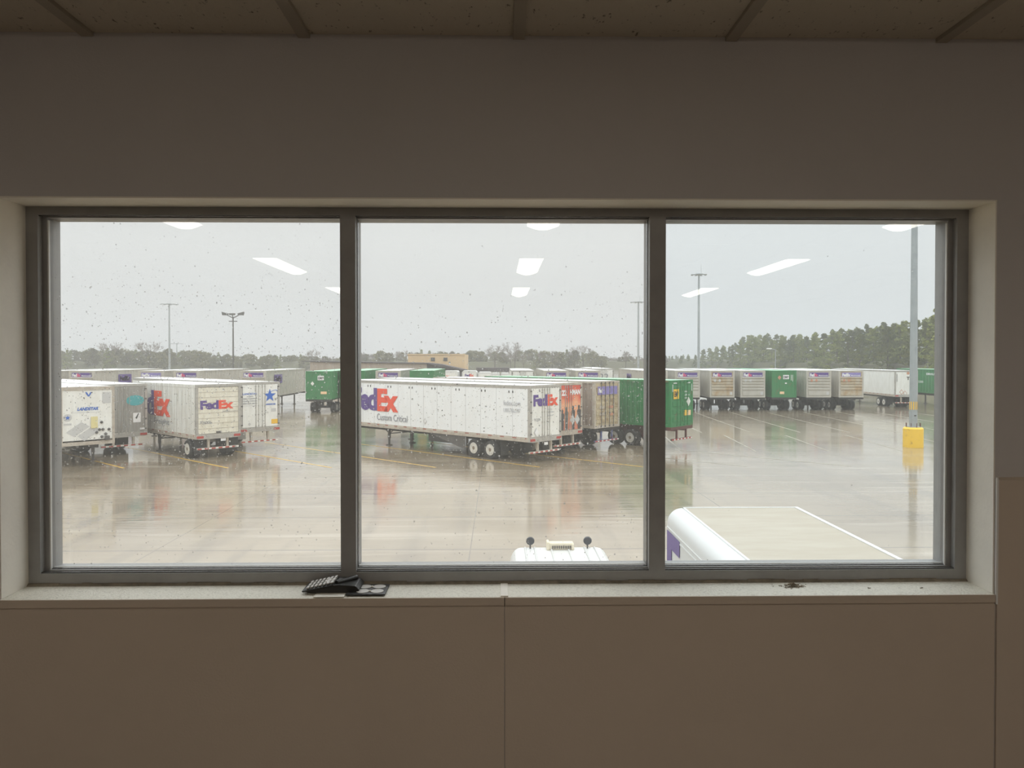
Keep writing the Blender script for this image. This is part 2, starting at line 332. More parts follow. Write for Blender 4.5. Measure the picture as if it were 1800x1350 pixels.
FACES = {'rear': (Vector((1,0,0)), Vector((0,-1,0))), 'nose': (Vector((-1,0,0)), Vector((0,1,0))),
         'left': (Vector((0,-1,0)), Vector((-1,0,0))), 'right': (Vector((0,1,0)), Vector((1,0,0))), 'top': (Vector((1,0,0)), Vector((0,0,1)))}
def decal_flat(name, vs, fs, face, origin, m, parent, th=0.006):
    r, nrm = FACES[face]; up = Vector((0,0,1)) if face != 'top' else Vector((0,1,0)); o = Vector(origin)
    n = len(vs); mb = MB()
    V = [o + r*a + up*b + nrm*th for a, b in vs]
    mb.add(V, fs); return mb.build(name, m, parent, fix=False) if False else _oriented(mb, name, m, parent, nrm)
def _oriented(mb, name, m, parent, nrm):
    me = bpy.data.meshes.new(name); me.from_pydata(mb.v, [], mb.f); me.materials.append(M[m] if isinstance(m, str) else m)
    b = bmesh.new(); b.from_mesh(me); b.faces.ensure_lookup_table()
    g = bmesh.ops.extrude_face_region(b, geom=b.faces[:])
    vv = [x for x in g['geom'] if isinstance(x, bmesh.types.BMVert)]
    bmesh.ops.translate(b, verts=vv, vec=-nrm * 0.005)
    bmesh.ops.recalc_face_normals(b, faces=b.faces); b.to_mesh(me); b.free()
    o = bpy.data.objects.new(name, me); COL.objects.link(o); o.parent = parent; return o
def letter(s, face, origin, w_, h, m, parent, bold=0.0, space=1.0, name='lettering', shear=0.0):
    vs, fs = text_pts(s, bold, space)
    return decal_flat(name, [(a*w_ + b*h*shear, b*h) for a, b in vs], fs, face, origin, m, parent, 0.012)
def poly(name, pts, face, origin, m, parent, th=0.006):
    return decal_flat(name, pts, [tuple(range(len(pts)))], face, origin, m, parent, th)
def rect(name, w_, h, face, origin, m, parent, th=0.006): return poly(name, [(0,0),(w_,0),(w_,h),(0,h)], face, origin, m, parent, th)
def diamond(s, face, origin, m, parent, name='placard'): return poly(name, [(0,-s),(s*.8,0),(0,s),(-s*.8,0)], face, origin, m, parent)
def oval(name, a, b, face, origin, m, parent, th=0.006, n=20):
    return poly(name, [(a*math.cos(2*PI*i/n), b*math.sin(2*PI*i/n)) for i in range(n)], face, origin, m, parent, th)
def shift(face, origin, a, b): 
    r, nrm = FACES[face]; return tuple(Vector(origin) + r*a + Vector((0,0,1))*b)
def express_logo(face, origin, w_, h, parent, c1='purple', c2='orange', split=0.545):
    letter('Fed', face, origin, w_*split, h, c1, parent, bold=0.045, space=0.86, name='lettering')
    letter('Ex', face, shift(face, origin, w_*(split+0.005), 0), w_*(1-split), h*0.985, c2, parent, bold=0.045, space=0.86, name='lettering')

# ================================================================== THE LOT
g = MB().box(-900, 900, 2.9, 1200, -0.6, 0).build('wet_parking_lot', 'ground'); struct(g)
g.name = 'ground'

# ================================================================== THE ROOM
YW = 2.21; YF = 2.336; YG = 2.388; XL, XR = -1.417, 1.446; ZB, ZT = 4.912, 6.056; CZ = EYE + 0.920; FZ = 4.02
RX0, RX1, RY0 = -5.2, 5.4, -8.2
# front wall with its window opening (thick outer wall down to the lot)
wl = MB()
WF0, WF1 = RX0 - 0.2, RX1 + 0.2
wl.box(WF0, XL, YW, 2.45, 0, 7.4); wl.box(XR, WF1, YW, 2.45, 0, 7.4); wl.box(XL, XR, YW, 2.45, ZT, 7.4); wl.box(XL, XR, YW, 2.45, 0, ZB - 0.03)
struct(wl.build('wall_front', 'wall'))
struct(MB().box(RX0-0.2, RX0, RY0, YW, FZ, CZ).build('wall_left', 'wall'))
struct(MB().box(RX1, RX1+0.2, RY0, YW, FZ, CZ).build('wall_right', 'wall'))
struct(MB().box(WF0, WF1, RY0-0.2, RY0, FZ, CZ).build('wall_back', 'wall'))
struct(MB().box(WF0, WF1, RY0-0.2, YW, FZ-0.3, FZ).build('floor', 'floor'))
struct(MB().box(WF0, WF1, RY0-0.2, YW, CZ, CZ+0.2).build('ceiling', 'ceil'))
# suspended-ceiling bars
k = 1; x = 0.06 - 0.61*8
while x < RX1:
    if x > RX0:
        struct(MB().box(x-0.0165, x+0.0165, RY0, YW-0.001, CZ-0.012, CZ+0.001).build('trim_%d' % k, 'tbar')); k += 1
    x += 0.61
y = 2.12
cross = MB()
for i in range(1, 9):
    yy = 2.21 - 1.22*i
    if yy > RY0: cross.box(RX0, RX1, yy-0.012, yy+0.012, CZ-0.0055, CZ+0.001)
struct(cross.build('trim_%d' % k, 'tbar')); k += 1
# cladding sheets: two under the window, one each side; the right one stands higher
struct(MB().box(XL-0.004, 0.0185, YW-0.004, YW, FZ, ZB-0.022).build('trim_%d' % k, 'panel')); k += 1
struct(MB().box(0.0205, XR+0.002, YW-0.004, YW, FZ, ZB-0.022).build('trim_%d' % k, 'panel')); k += 1
struct(MB().box(RX0, XL-0.006, YW-0.0035, YW, FZ, ZB+0.02).build('trim_%d' % k, 'panel')); k += 1
struct(MB().box(XR+0.007, RX1, YW-0.007, YW, FZ, 5.248).build('trim_%d' % k, 'panel')); k += 1
struct(MB().box(XR+0.0025, XR+0.0085, YW-0.0085, YW+0.001, ZB-0.03, 5.251).build('trim_%d' % k, 'gasket')); k += 1
struct(MB().box(XR+0.009, RX1, YW-0.010, YW, 5.247, 5.2515).build('trim_%d' % k, 'panel')); k += 1
# reveals
struct(MB().box(XL-0.001, XL+0.003, YW-0.001, YF+0.03, ZB, ZT).build('trim_%d' % k, 'reveal')); k += 1
struct(MB().box(XR-0.003, XR+0.001, YW-0.001, YF+0.03, ZB, ZT).build('trim_%d' % k, 'reveal')); k += 1
struct(MB().box(XL, XR, YW-0.001, YF+0.03, ZT-0.003, ZT+0.001).build('trim_%d' % k, 'reveal')); k += 1
# sill boards, their cover strip, the edging band under them, the caulk behind
def sillboard(a, b):
    m_ = MB().prism([(YW-0.006, ZB-0.022), (YF+0.02, ZB-0.022), (YF+0.02, ZB+0.001), (YW-0.006, ZB-0.001)], 'x', a, b)
    return m_.build('trim_%d' % k, 'sill', bevel=0.001)
struct(sillboard(XL, 0.0185)); k += 1
struct(sillboard(0.0205, XR)); k += 1
struct(MB().box(0.008, 0.030, YW-0.0045, YF+0.0, ZB-0.004, ZB+0.0025).build('trim_%d' % k, 'reveal', bevel=0.001)); k += 1
struct(MB().box(XL, 0.0185, YW-0.010, YW-0.0035, ZB-0.024, ZB-0.0015).build('trim_%d' % k, 'panel')); k += 1
struct(MB().box(0.0205, XR, YW-0.010, YW-0.0035, ZB-0.024, ZB-0.0015).build('trim_%d' % k, 'panel')); k += 1
ck = MB()
xx = XL; random.seed(3)
while xx < XR - 0.001:
    x2 = min(XR, xx + random.uniform(.03, .09)); h = random.uniform(.006, .009)
    ck.prism([(YF-0.012, ZB), (YF+0.002, ZB), (YF+0.002, ZB+h), (YF-0.003, ZB+h)], 'x', xx, x2); xx = x2
struct(ck.build('trim_%d' % k, 'caulk')); k += 1

# the window: frame, stops, beads, panes, rain
win = empty('window_1', (0, YF, ZB)); struct(win)
def wpart(mb, name, m, parent=win, **kw):
    o = mb.build(name, m, parent, **kw); o.matrix_parent_inverse = Matrix.Translation((0, -YF, -ZB)); return o
FB, FT = ZB + 0.036, 6.0285          # inner edges of the frame's face
mull = [(-0.4765, -0.4305), (0.4625, 0.5115)]
fr = MB()
fr.box(XL, XL+0.038, YF, 2.432, ZB, ZT); fr.box(XR-0.038, XR, YF, 2.432, ZB, ZT)
fr.box(XL+0.038, XR-0.038, YF, 2.432, ZB, FB); fr.box(XL+0.038, XR-0.038, YF, 2.432, FT, ZT)
wpart(fr, 'window_frame', 'frame')
for a, b in mull: wpart(MB().box(a, b, YF, 2.432, FB, FT), 'mullion', 'frame')
lights = [(XL+0.038, mull[0][0]), (mull[0][1], mull[1][0]), (mull[1][1], XR-0.038)]
for i, (a, b) in enumerate(lights):
    st = MB()                                              # dark inner stop, stepped back
    la = 0.014 if i == 0 else 0.0; rb = 0.014 if i == 2 else 0.0
    if la: st.box(a, a+la, YF+0.024, 2.431, FB, FT)
    if rb: st.box(b-rb, b, YF+0.024, 2.431, FB, FT)
    st.box(a+la, b-rb, YF+0.018, 2.431, FB, FB+0.006); st.box(a+la, b-rb, YF+0.020, 2.431, FT-0.0055, FT)
    wpart(st, 'glazing_stop', 'frame')
    bd = MB()
    bd.box(a+la*0, b, YF+0.006, YF+0.016, FB, FB+0.0035); bd.box(a, b, 2.366, 2.376, FB+0.006, FB+0.0085)
    bd.box(a, b, YF+0.006, YF+0.011, FT-0.0025, FT)
    if not la: bd.box(a, a+0.002, YF+0.03, YF+0.050, FB, FT)
    if not rb and i: bd.box(b-0.002, b, YF+0.03, YF+0.050, FB, FT)
    wpart(bd, 'glazing_bead', 'bead')
    gk = MB()
    if la: gk.box(a+la-0.001, a+la+0.0035, YF+0.026, YF+0.034, FB+0.002, FT-0.012)
    if rb: gk.box(b-rb-0.0035, b-rb+0.001, YF+0.026, YF+0.034, FB+0.002, FT-0.012)
    gk.box(a, b, 2.380, 2.3865, FB+0.006, FB+0.0095)
    wpart(gk, 'gasket', 'gasket')
    wpart(MB().box(a, b, YG, YG+0.006, FB, FT), 'window_pane', 'pane_b' if i == 2 else 'pane_a')
# raindrops clinging to the outside, one mass per pane
def drops(a, b, n, seed, dens):
    rnd = random.Random(seed); mb = MB(); c = 0
    while c < n:
        x = rnd.uniform(a+.01, b-.01); z = rnd.uniform(FB+.012, FT-.01)
        if rnd.random() > dens((x-a)/(b-a), (z-FB)/(FT-FB)): continue
        r = min(0.0030, 0.00085 + rnd.expovariate(1/0.00038)); el = rnd.choice((1, 1, 1.15, 1.5))
        s = 7; vs = []; 
        for j, (rr, d) in enumerate(((1, 0), (.82, .27), (.45, .45))):
            for i in range(s):
                t = 2*PI*i/s; vs.append((x+math.cos(t)*r*rr, YG+0.0062+r*d, z+math.sin(t)*r*rr*el))
        vs.append((x, YG+0.0062+r*.50, z))
        fs = [tuple(range(s))] + [(j*s+i, j*s+(i+1)%s, (j+1)*s+(i+1)%s, (j+1)*s+i) for j in range(2) for i in range(s)] + [(2*s+i, 2*s+(i+1)%s, 3*s) for i in range(s)]
        mb.add(vs, fs); c += 1
    o = wpart(mb, 'raindrops', 'water', smooth=True); o['kind'] = 'stuff'
def dl(fx, fz): 
    v = 1.0 if .28 < fz < .64 else (0.40 if fz >= .64 else 0.25)
    return v * (0.25 if fz > .85 else 1)
def dm(fx, fz):
    v = (1.0 if .26 < fz < .62 else (.25 if fz >= .62 else .28)) * (.35 + .65*fx); return v * (.2 if fz > .8 else 1)
drops(*lights[0], 2900, 1, dl); drops(*lights[1], 2200, 2, dm); drops(*lights[2], 45, 3, lambda a, b: 1)

# ceiling lamps: three across, in rows behind the viewer (they mirror in the glass)
def make_lamp():
    root = empty('ceiling_lamp', (0, 0, CZ))
    MB().box(-.30, .30, -.60, .60, -.012, 0.0).build('lamp_housing', 'lampbox', root)
    ln = MB()
    n = 8; prof = [(-.11 + .22*i/n, -.014 - .030*math.sin(PI*i/n)) for i in range(n+1)]
    ln.prism([(-.11, -.011)] + prof + [(.11, -.011)], 'y', -.57, .57)
    ln.build('lamp_lens', 'lamp', root, smooth=True)
    return root
lp = make_lamp(); first = True
xs_l = (('left', -2.13), ('middle', 0.31), ('right', 2.78)); ys_l = (('nearest the window', 0.04), ('second from the window', -2.86), ('third from the window', -5.80))
for yn, yy in ys_l:
    for xn, xx in xs_l:
        o = lp if first else copy_tree(lp); first = False
        o.location = (xx, yy, CZ)
        tag(o, 'recessed ceiling lamp mirrored in the glass, %s column, %s' % (xn, yn), 'ceiling lamp', 'recessed ceiling lamps')

# things on the sill
def sill_gadget():
    o = empty('desk_telephone', (-0.485, 2.285, ZB+0.001)); tag(o, 'black desk telephone with a row of pale keys lying on the window sill', 'telephone')
    o.scale = (1, 1, .82)
    b = MB(); b.prism([(-.075, .006), (-.060, .0), (.075, .0), (.082, .012), (.070, .026), (.02, .031), (-.02, .027), (-.078, .012)], 'y', -.045, .040)
    b.build('base', 'black_plastic', o, bevel=0.002)
    # sloping key panel on the left end
    kp = MB(); kp.prism([(-.085, .010), (-.082, .006), (.010, .029), (.006, .033)], 'y', -.050, .036); kp.build('key_panel', 'black_plastic', o, bevel=0.0008)
    for i in range(7):
        x0 = -.074 + i*.0118; z0 = .013 + (x0+.085)*.262
        for j in range(3):
            y0 = -.044 + j*.026
            kk = MB().prism([(x0, z0), (x0+.0085, z0+.0023), (x0+.0080, z0+.0060), (x0+.0012, z0+.0042)], 'y', y0, y0+.020)
            kk.build('key', 'key', o)
    hs = MB().tube((.012, -.03, .0335), (.060, .028, .0325), .008, .009, 10); hs.build('handset', 'black_plastic', o, smooth=True)
    MB().box(-.018, .004, -.03, .02, .0315, .034).build('display', 'key', o)
    return o
sill_gadget()
pc = MB().box(-.043, .043, -.022, .022, 0, .0016).build('folded_paper', 'paper'); pc.location = (-0.485, 2.2265, ZB+0.0008); pc.rotation_euler = (0, 0, R(1.5))
tag(pc, 'folded white paper lying under the black telephone on the sill', 'paper')
tr = empty('label_tray', (-0.382, 2.265, ZB+0.002)); tag(tr, 'flat black holder with four pale round discs on the sill beside the telephone', 'holder')
MB().box(-.057, .057, -.050, .050, 0, .004).build('plate', 'black_plastic', tr, bevel=0.001)
for i in range(2):
    for j in range(2): MB().lathe([(.0185, 0), (.0185, .0012)], (-.012 + i*.042, -.022 + j*.044, .004), 'z', 24).build('disc', 'key', tr)
for j in range(2): MB().lathe([(.004, 0), (.003, .003)], (.009, -.022 + j*.044, .004), 'z', 10).build('stud', 'paper', tr)
db = MB(); rd = random.Random(5)
for i in range(120):
    a = rd.uniform(0, 2*PI); rr = abs(rd.gauss(0, 1)); x = 0.885 + rr*.020*math.cos(a); yv = 2.286 + rr*.011*math.sin(a)
    if not 2.25 < yv < 2.322: continue
    z = ZB + .0015 + max(0, .011*(1-rr*.8))*rd.random(); t = rd.uniform(0, PI); l = rd.uniform(.004, .012); d = Vector((math.cos(t), math.sin(t), rd.uniform(-.25, .25)))
    p = Vector((x, yv, z)); db.tube(p - d*l/2, p + d*l/2, rd.uniform(.0006, .0016), rd.uniform(.0004, .001), 5)
tag(db.build('dry_debris', 'crumb'), 'small heap of dry brown debris on the right part of the sill', 'debris', kind='stuff')
for x, yv, lb in ((1.105, 2.262, 'small dark crumb on the sill, between the debris heap and its twin'), (1.262, 2.262, 'small dark crumb on the sill nearest the right corner')):
    c = MB()
    for i in range(5): c.tube((x+rd.uniform(-.004,.004), yv+rd.uniform(-.003,.003), ZB+.001), (x+rd.uniform(-.006,.006), yv+rd.uniform(-.004,.004), ZB+.003), .0012, .0008, 5)
    tag(c.build('crumb', 'crumb'), lb, 'crumb')

# ================================================================== TRAILERS
AH = R(45.9)                     # the slanted bays' heading
DV = Vector((-math.sin(AH), math.cos(AH), 0)); AV = Vector((math.cos(AH), math.sin(AH), 0))
def bay(a, d): v = AV*a + DV*d; return (v.x, v.y, 0)      # a: across the bays, d: along them

_wheel = None
def wheels(root, ys, xo=1.29, tire_r=.51):
    """dual wheels; the first made is copied for all the rest"""
    global _wheel
    for y in ys:
        for s in (-1, 1):
            if _wheel is None:
                w0 = MB().lathe([(.30,-.02),(.47,-.02),(.51,.03),(.51,.22),(.48,.27),(.48,.29),(.51,.34),(.51,.53),(.47,.57),(.30,.57)], (0,0,0), 'x', 24).build('wheel', 'tire', root, smooth=True)
                rm = MB().lathe([(.315,-.028),(.30,-.03),(.285,-.02),(.27,.05),(.20,.09),(.12,.06),(.12,.0),(.05,-.02)], (0,0,0), 'x', 20).build('wheel_rim', 'rim', w0, smooth=True)
                MB().lathe([(.10,-.03),(.10,.05)], (0,0,0), 'x', 12).build('hub_cap', 'hub', w0)
                _wheel = w0; wz = w0
            else:
                wz = copy_tree(_wheel, root)
            wz.location = (s*xo, y, tire_r); wz.rotation_euler = (0, 0, 0 if s < 0 else PI)
def tape(parent, mb_pts, name='reflective_tape'): return mb_pts.build(name, 'red', parent)

def undercarriage(root, L, zb, axles, legs, frame='dark', bumper=True, guard_w=1.2, flaps=True, flapmat='flap', slider=True):
    uf = MB()
    for s in (-1, 1): uf.box(s*.55-.06, s*.55+.06, max(.3, min(axles)-1.6), L-.3, zb-.22, zb+.02)
    n = int(L/1.2)
    for i in range(n): uf.box(-1.2, 1.2, .4+i*1.2, .5+i*1.2, zb-.06, zb+.04)
    uf.build('underframe', frame, root)
    ax = MB()
    for y in axles:
        ax.tube((-1.0, y, .51), (1.0, y, .51), .08, n=8)
        for s in (-1, 1): ax.box(s*.55-.10, s*.55+.10, y-.55, y+.25, .55, zb-.15)
    ax.build('axle', frame, root)
    wheels(root, axles)
    if flaps:
        for s in (-1, 1): MB().box(s*.98-.30, s*.98+.30, min(axles)-.80, min(axles)-.79, .25, zb-.05).build('mud_flap', flapmat, root)
    if bumper:
        bm = MB(); bm.box(-guard_w, guard_w, .02, .14, .50, .60)
        for s in (-1, 1): bm.prism([(.05, zb), (.20, zb), (.13, .55), (.03, .55)], 'x', s*.55-.06, s*.55+.06)
        b_ = bm.build('rear_guard', 'dirtyrail' if frame == 'dark' else frame, root)
        MB().box(-guard_w, guard_w, .012, .025, .515, .585).build('reflective_tape', 'tape_rear', b_)
    if legs:
        for s in (-1, 1):
            lg = MB().box(s*.95-.07, s*.95+.07, legs-.07, legs+.07, .45, zb); lg.box(s*.95-.05, s*.95+.05, legs-.05, legs+.05, .04, .5)
            lg.box(s*.95-.14, s*.95+.14, legs-.16, legs+.16, 0, .05); lg.build('landing_leg', 'steel', root)
        br = MB().tube((-.95, legs, .75), (.95, legs, .75), .035, n=6)
        for s in (-1, 1):
            br.tube((s*.95, legs, .72), (s*.35, legs, zb), .03, n=6); br.tube((s*.95, legs, .75), (s*.8, legs+.8, zb), .03, n=6)
        br.build('landing_brace', 'steel', root)

def trailer(loc, rz, L, zb, zt, skin='white', roof='roof', side_rail='dirtyrail', door='white_plain', rear='swing', doorskin=None,
            axles=(2.9, 4.2), legs=12.5, vents=False, flapmat='flap', guard=True, nose_out=False, W=2.6):
    root = empty('semi_trailer', loc, rz); h = W/2
    MB().box(-h+.012, h-.012, .10, L, zb+.24, zt-.16).build('cargo_box', skin, root)
    rf = MB(); rf.prism([(-h+.02, zt-.06), (h-.02, zt-.06), (h-.03, zt-.01), (.6, zt+.015), (-.6, zt+.015), (-h+.03, zt-.01)], 'y', .02, L-.02); rf.build('roof', roof, root)
    for s in (-1, 1):
        a, b = sorted((s*(h-.03), s*(h+.004)))
        sr = MB().box(a, b, .05, L, zb, zb+.25).build('side_rail', side_rail, root)
        a2, b2 = sorted((s*(h+.003), s*(h+.009)))
        MB().box(a2, b2, .2, L-.2, zb+.165, zb+.215).build('reflective_tape', 'tape_side', sr)
        MB().box(a, b, .05, L-.03, zt-.17, zt-.005).build('top_rail', 'alu' if skin != 'white_old' else 'white_old', root)
    ft = MB(); ft.box(-h, -h+.13, -.04, .12, zb, zt); ft.box(h-.13, h, -.04, .12, zb, zt); ft.box(-h+.13, h-.13, -.04, .12, zt-.14, zt); ft.box(-h+.13, h-.13, -.05, .12, zb-.02, zb+.26)
    fo = ft.build('rear_frame', 'alu' if rear != 'mural' else 'dirtyrail', root)
    for xa in (-h+.03, h-.42): MB().box(xa, xa+.39, -.058, -.048, zb+.04, zb+.17).build('tail_light', 'red', fo)
    if vents:                                              # paired dark vent spots under the top rail
        y = 1.2
        while y < L - 1:
            for q in (0, .28):
                oval('vent', .045, .075, 'left', (-h+.012, y+q, zt-.36), 'dark_ink', root, 0.01, 10)
            y += 2.1
    z0, z1 = zb+.27, zt-.15
    if rear in ('swing', 'mural'):
        for s in (-1, 1):
            a, b = sorted((s*.006, s*(h-.135)))
            dr = MB().box(a, b, -.03, .05, z0, z1).build('door', doorskin or door, root)
            for q in (.12, .30):
                x = s*q; rod = MB().tube((x, -.055, z0-.1), (x, -.055, z1+.02), .018, n=6)
                for zz in (z0+.05, z0+.75, (z0+z1)/2, z1-.1): rod.box(x-.035, x+.035, -.06, -.028, zz-.03, zz+.03)
                rod.build('lock_rod', 'alu', dr)
            hg = MB().box(*sorted((s*(h-.155), s*(h-.135))), -.035, -.028, z0+.1, z1-.1)
            for i in range(5): zz = z0+.15+i*(z1-z0-.3)/4; hg.box(s*(h-.10)-.06, s*(h-.10)+.06, -.052, -.028, zz-.035, zz+.035)
            hg.build('hinge', 'steel', dr)
    elif rear == 'roll':
        dr = MB(); n = 9; hh = (z1-z0)/n
        for i in range(n): dr.prism([(-.01, z0+i*hh+.012), (.01, z0+i*hh), (.06, z0+i*hh), (.06, z0+(i+1)*hh), (.01, z0+(i+1)*hh), (-.01, z0+(i+1)*hh-.012)], 'x', -h+.13, h-.13)
        d_ = dr.build('roll_door', door, root)
        MB().box(-.14, .14, -.06, -.0, z0+.02, z0+.12).build('latch', 'steel', d_)
        ln = MB()
        for i in range(1, n): ln.box(-h+.14, h-.14, -.016, -.006, z0+i*hh-.012, z0+i*hh+.012)
        ln.build('slat_joint', 'dirtyrail', d_)
    undercarriage(root, L, zb, axles, legs, flapmat=flapmat, bumper=guard)
    return root

def corrugated(x0, x1, y0, y1, z0, z1, pitch=.36, depth=.045):
    """closed box whose two long walls are folded sheet"""
    def side(s, xw):
        pts = []; n = max(1, int((y1-y0)/pitch)); p = (y1-y0)/n
        for i in range(n):
            a = y0+i*p; pts += [(xw, a+.04*p), (xw, a+.40*p), (xw-s*depth, a+.54*p), (xw-s*depth, a+.90*p)]
        return pts
    L_ = side(-1, x0); R_ = side(1, x1)
    outline = [(x0, y0)] + L_ + [(x0, y1), (x1, y1)] + R_[::-1] + [(x1, y0)]
    return MB().prism(outline, 'z', z0, z1)

def container(loc, rz, L=16.15, z0=1.35, z1=4.20, skin='boxgrey', roof='roof', face='ribs', faceskin=None, chassis='dark', axles=(2.4, 3.65),
              legs=None, W=2.6, detail=False, banner=None, sidebanner=None, frame_m=None, guard_m=None, dcol=None):
    root = empty('container_trailer', loc, rz); h = W/2
    corrugated(-h+.03, h-.03, .06, L-.06, z0+.16, z1-.10, pitch=.36 if detail else .6).build('container_body', skin, root)
    MB().box(-h+.02, h-.02, .03, L-.03, z1-.06, z1).build('roof', roof, root)
    fm = frame_m or skin
    f = MB()
    for yy in (0, L-.16):
        f.box(-h, -h+.16, yy, yy+.16, z0, z1); f.box(h-.16, h, yy, yy+.16, z0, z1); f.box(-h+.16, h-.16, yy, yy+.12, z1-.12, z1); f.box(-h+.16, h-.16, yy, yy+.12, z0, z0+.16)
    for s in (-1, 1):
        a, b = sorted((s*(h-.08), s*h)); f.box(a, b, .16, L-.16, z1-.12, z1); f.box(a, b, .16, L-.16, z0, z0+.16)
    f.build('corner_frame', fm, root)
    fs = faceskin or skin
    if face == 'ribs':
        p = MB().box(-h+.14, h-.14, .03, .10, z0+.14, z1-.10)
        zz = z0+.42
        top = z1-.80 if banner else z1-.3
        i = 0
        p.box(-h+.20, h-.20, -.03, .04, z0+.22, z0+.66)
        zz = z0+.78
        while zz < top:
            p.prism([(.04, zz), (-.05, zz+.03), (-.05, zz+.15), (.04, zz+.20)], 'x', -h+.18, h-.18); zz += .30
        p.build('end_panel', fs, root)
    elif face == 'flat':
        p = MB().box(-h+.14, h-.14, .03, .10, z0+.14, z1-.10)
        for xx in (-.8, -.4, 0, .4, .8): p.box(xx-.05, xx+.05, .012, .04, z0+.2, z1-.16)
        p.build('end_panel', fs, root)
    else:
        for s in (-1, 1):
            a, b = sorted((s*.005, s*(h-.155)))
            dm_ = MB().box(a, b, .02, .07, z0+.16, z1-.12)
            for i in range(5):
                zz = z0+.28+i*(z1-z0-.5)/5; a2, b2 = sorted((s*.05, s*(h-.22)))
                dm_.prism([(.03, zz), (-.005, zz+.03), (-.005, zz+.30), (.03, zz+.33)], 'x', a2, b2)
            dr = dm_.build('door', fs, root)
            for q in (.22, .62):
                x = s*q; rod = MB().tube((x, -.03, z0+.05), (x, -.03, z1-.04), .02, n=6)
                for zz in (z0+.1, z0+.9, z1-.9, z1-.12): rod.box(x-.05, x+.05, -.035, .02, zz-.035, zz+.035)
                rod.build('lock_rod', dcol or 'alu', dr)
    c = MB()
    for s in (-1, 1): c.box(s*.45-.07, s*.45+.07, .1, L-.1, z0-.30, z0-.02)
    c.box(-h, h, .02, .30, z0-.20, z0); c.box(-h, h, L-.3, L, z0-.20, z0)
    for y in axles:
        c.tube((-1.0, y, .51), (1.0, y, .51), .08, n=8)
        for s in (-1, 1): c.box(s*.45-.10, s*.45+.10, y-.5, y+.3, .55, z0-.2)
    c.build('chassis_frame', chassis, root)
    wheels(root, axles)
    gm = guard_m or ('steel' if chassis == 'dark' else chassis)
    if detail:
        bm = MB().box(-1.22, 1.22, .0, .10, .50, .60)
        for s in (-1, 1): bm.box(s*.55-.05, s*.55+.05, .02, .12, .55, z0-.15)
        b_ = bm.build('rear_guard', gm, root)
        MB().box(-1.2, 1.2, -.008, .002, .515, .585).build('reflective_tape', 'tape_rear', b_)
    lg_y = legs or (L - 3.0)
    for s in (-1, 1):
        lg = MB().box(s*.75-.07, s*.75+.07, lg_y-.07, lg_y+.07, .05, z0-.25); lg.box(s*.75-.15, s*.75+.15, lg_y-.15, lg_y+.15, 0, .06); lg.build('landing_leg', 'steel', root)
    if banner:
        zb_ = z1-.72; r = rect('banner', 2.02, .50, 'rear', (-1.01, .012, zb_), banner, root, .012)
        cols = ('white_ink', 'pink_ink') if banner == 'purple' else ('white_ink', 'white_ink')
        letter('Fed', 'rear', (-.95, .0, zb_+.09), .46, .33, cols[0], root, bold=.05, space=.86)
        letter('Ex', 'rear', (-.48, .0, zb_+.09), .38, .33, cols[1], root, bold=.05, space=.86)
        letter('Multimodal', 'rear', (-.02, .0, zb_+.12), .96, .15, cols[0], root, bold=.01)
    return root

def placards(root, z, x=-.75, m='white_plain', n=2):
    for i in range(n): diamond(.19, 'rear', (x+i*.50, -.052, z), m, root)

# ---- slanted bays, nearest vehicles, left to right
G1 = 'trailers parked in the slanted bays'
def base(u, Y, W=2.6):           # rear-left corner on bearing u, Y metres out -> empty at the rear centre
    X = gx(u, Y); c = Vector((X, Y, 0)) + AV*(W/2); return (c.x, c.y, 0)

# nose-out trailer at the window's left edge (its rear points away, so it is turned round)
t1c = base(104, 39.0)
t1 = trailer((t1c[0] + DV.x*16.15, t1c[1] + DV.y*16.15, 0), AH + PI, 16.15, 1.12, 4.10, skin='white_plain', axles=(2.4, 3.7), legs=14.0)
tag(t1, 'white trailer with its nose to the viewer, blue emblem and hose fittings, at far left', 'semi trailer', G1)
NZ = 16.15
nf = MB(); nf.box(-1.30, -1.18, NZ-.06, NZ+.03, 1.10, 4.10); nf.box(1.18, 1.30, NZ-.06, NZ+.03, 1.10, 4.10); nf.box(-1.18, 1.18, NZ-.06, NZ+.03, 3.93, 4.10); nf.box(-1.18, 1.18, NZ-.06, NZ+.03, 1.10, 1.28)
nf.build('nose_frame', 'dirtyrail', t1)
def nz(a, z): return (1.3 - a, NZ+.002, z)       # a metres in from the left as seen
rect('placard_bracket', .42, .58, 'nose', nz(2.0, 3.22), 'decalgrey', t1); poly('emblem', [(0,.22),(.09,.22),(.17,.06),(.25,.22),(.33,.22),(.2,0),(.14,0)], 'nose', nz(1.18, 3.6), 'blue_ink', t1, .012)
letter('LANDSTAR', 'nose', nz(.80, 2.88), 1.00, .17, 'blue_ink', t1, bold=.04, shear=.3)
rect('underline', 1.35, .015, 'nose', nz(.6, 2.78), 'pale_ink', t1)
star = [(math.sin(2*PI*i/10)*(.13 if i % 2 == 0 else .055)+.36, math.cos(2*PI*i/10)*(.13 if i % 2 == 0 else .055)+2.55) for i in range(10)]
oval('emblem', .20, .19, 'nose', nz(.36, 2.55), 'decalgrey', t1); poly('emblem', [(a-.36, b-2.55) for a, b in star], 'nose', nz(.36, 2.55), 'blue_ink', t1, .014)
rect('decal', .36, .10, 'nose', nz(.18, 2.16), 'decalgrey', t1)
def tilt(w_, h, t): c, s_ = math.cos(t), math.sin(t); return [(a*c-b*s_, a*s_+b*c) for a, b in ((0,0),(w_,0),(w_,h),(0,h))]
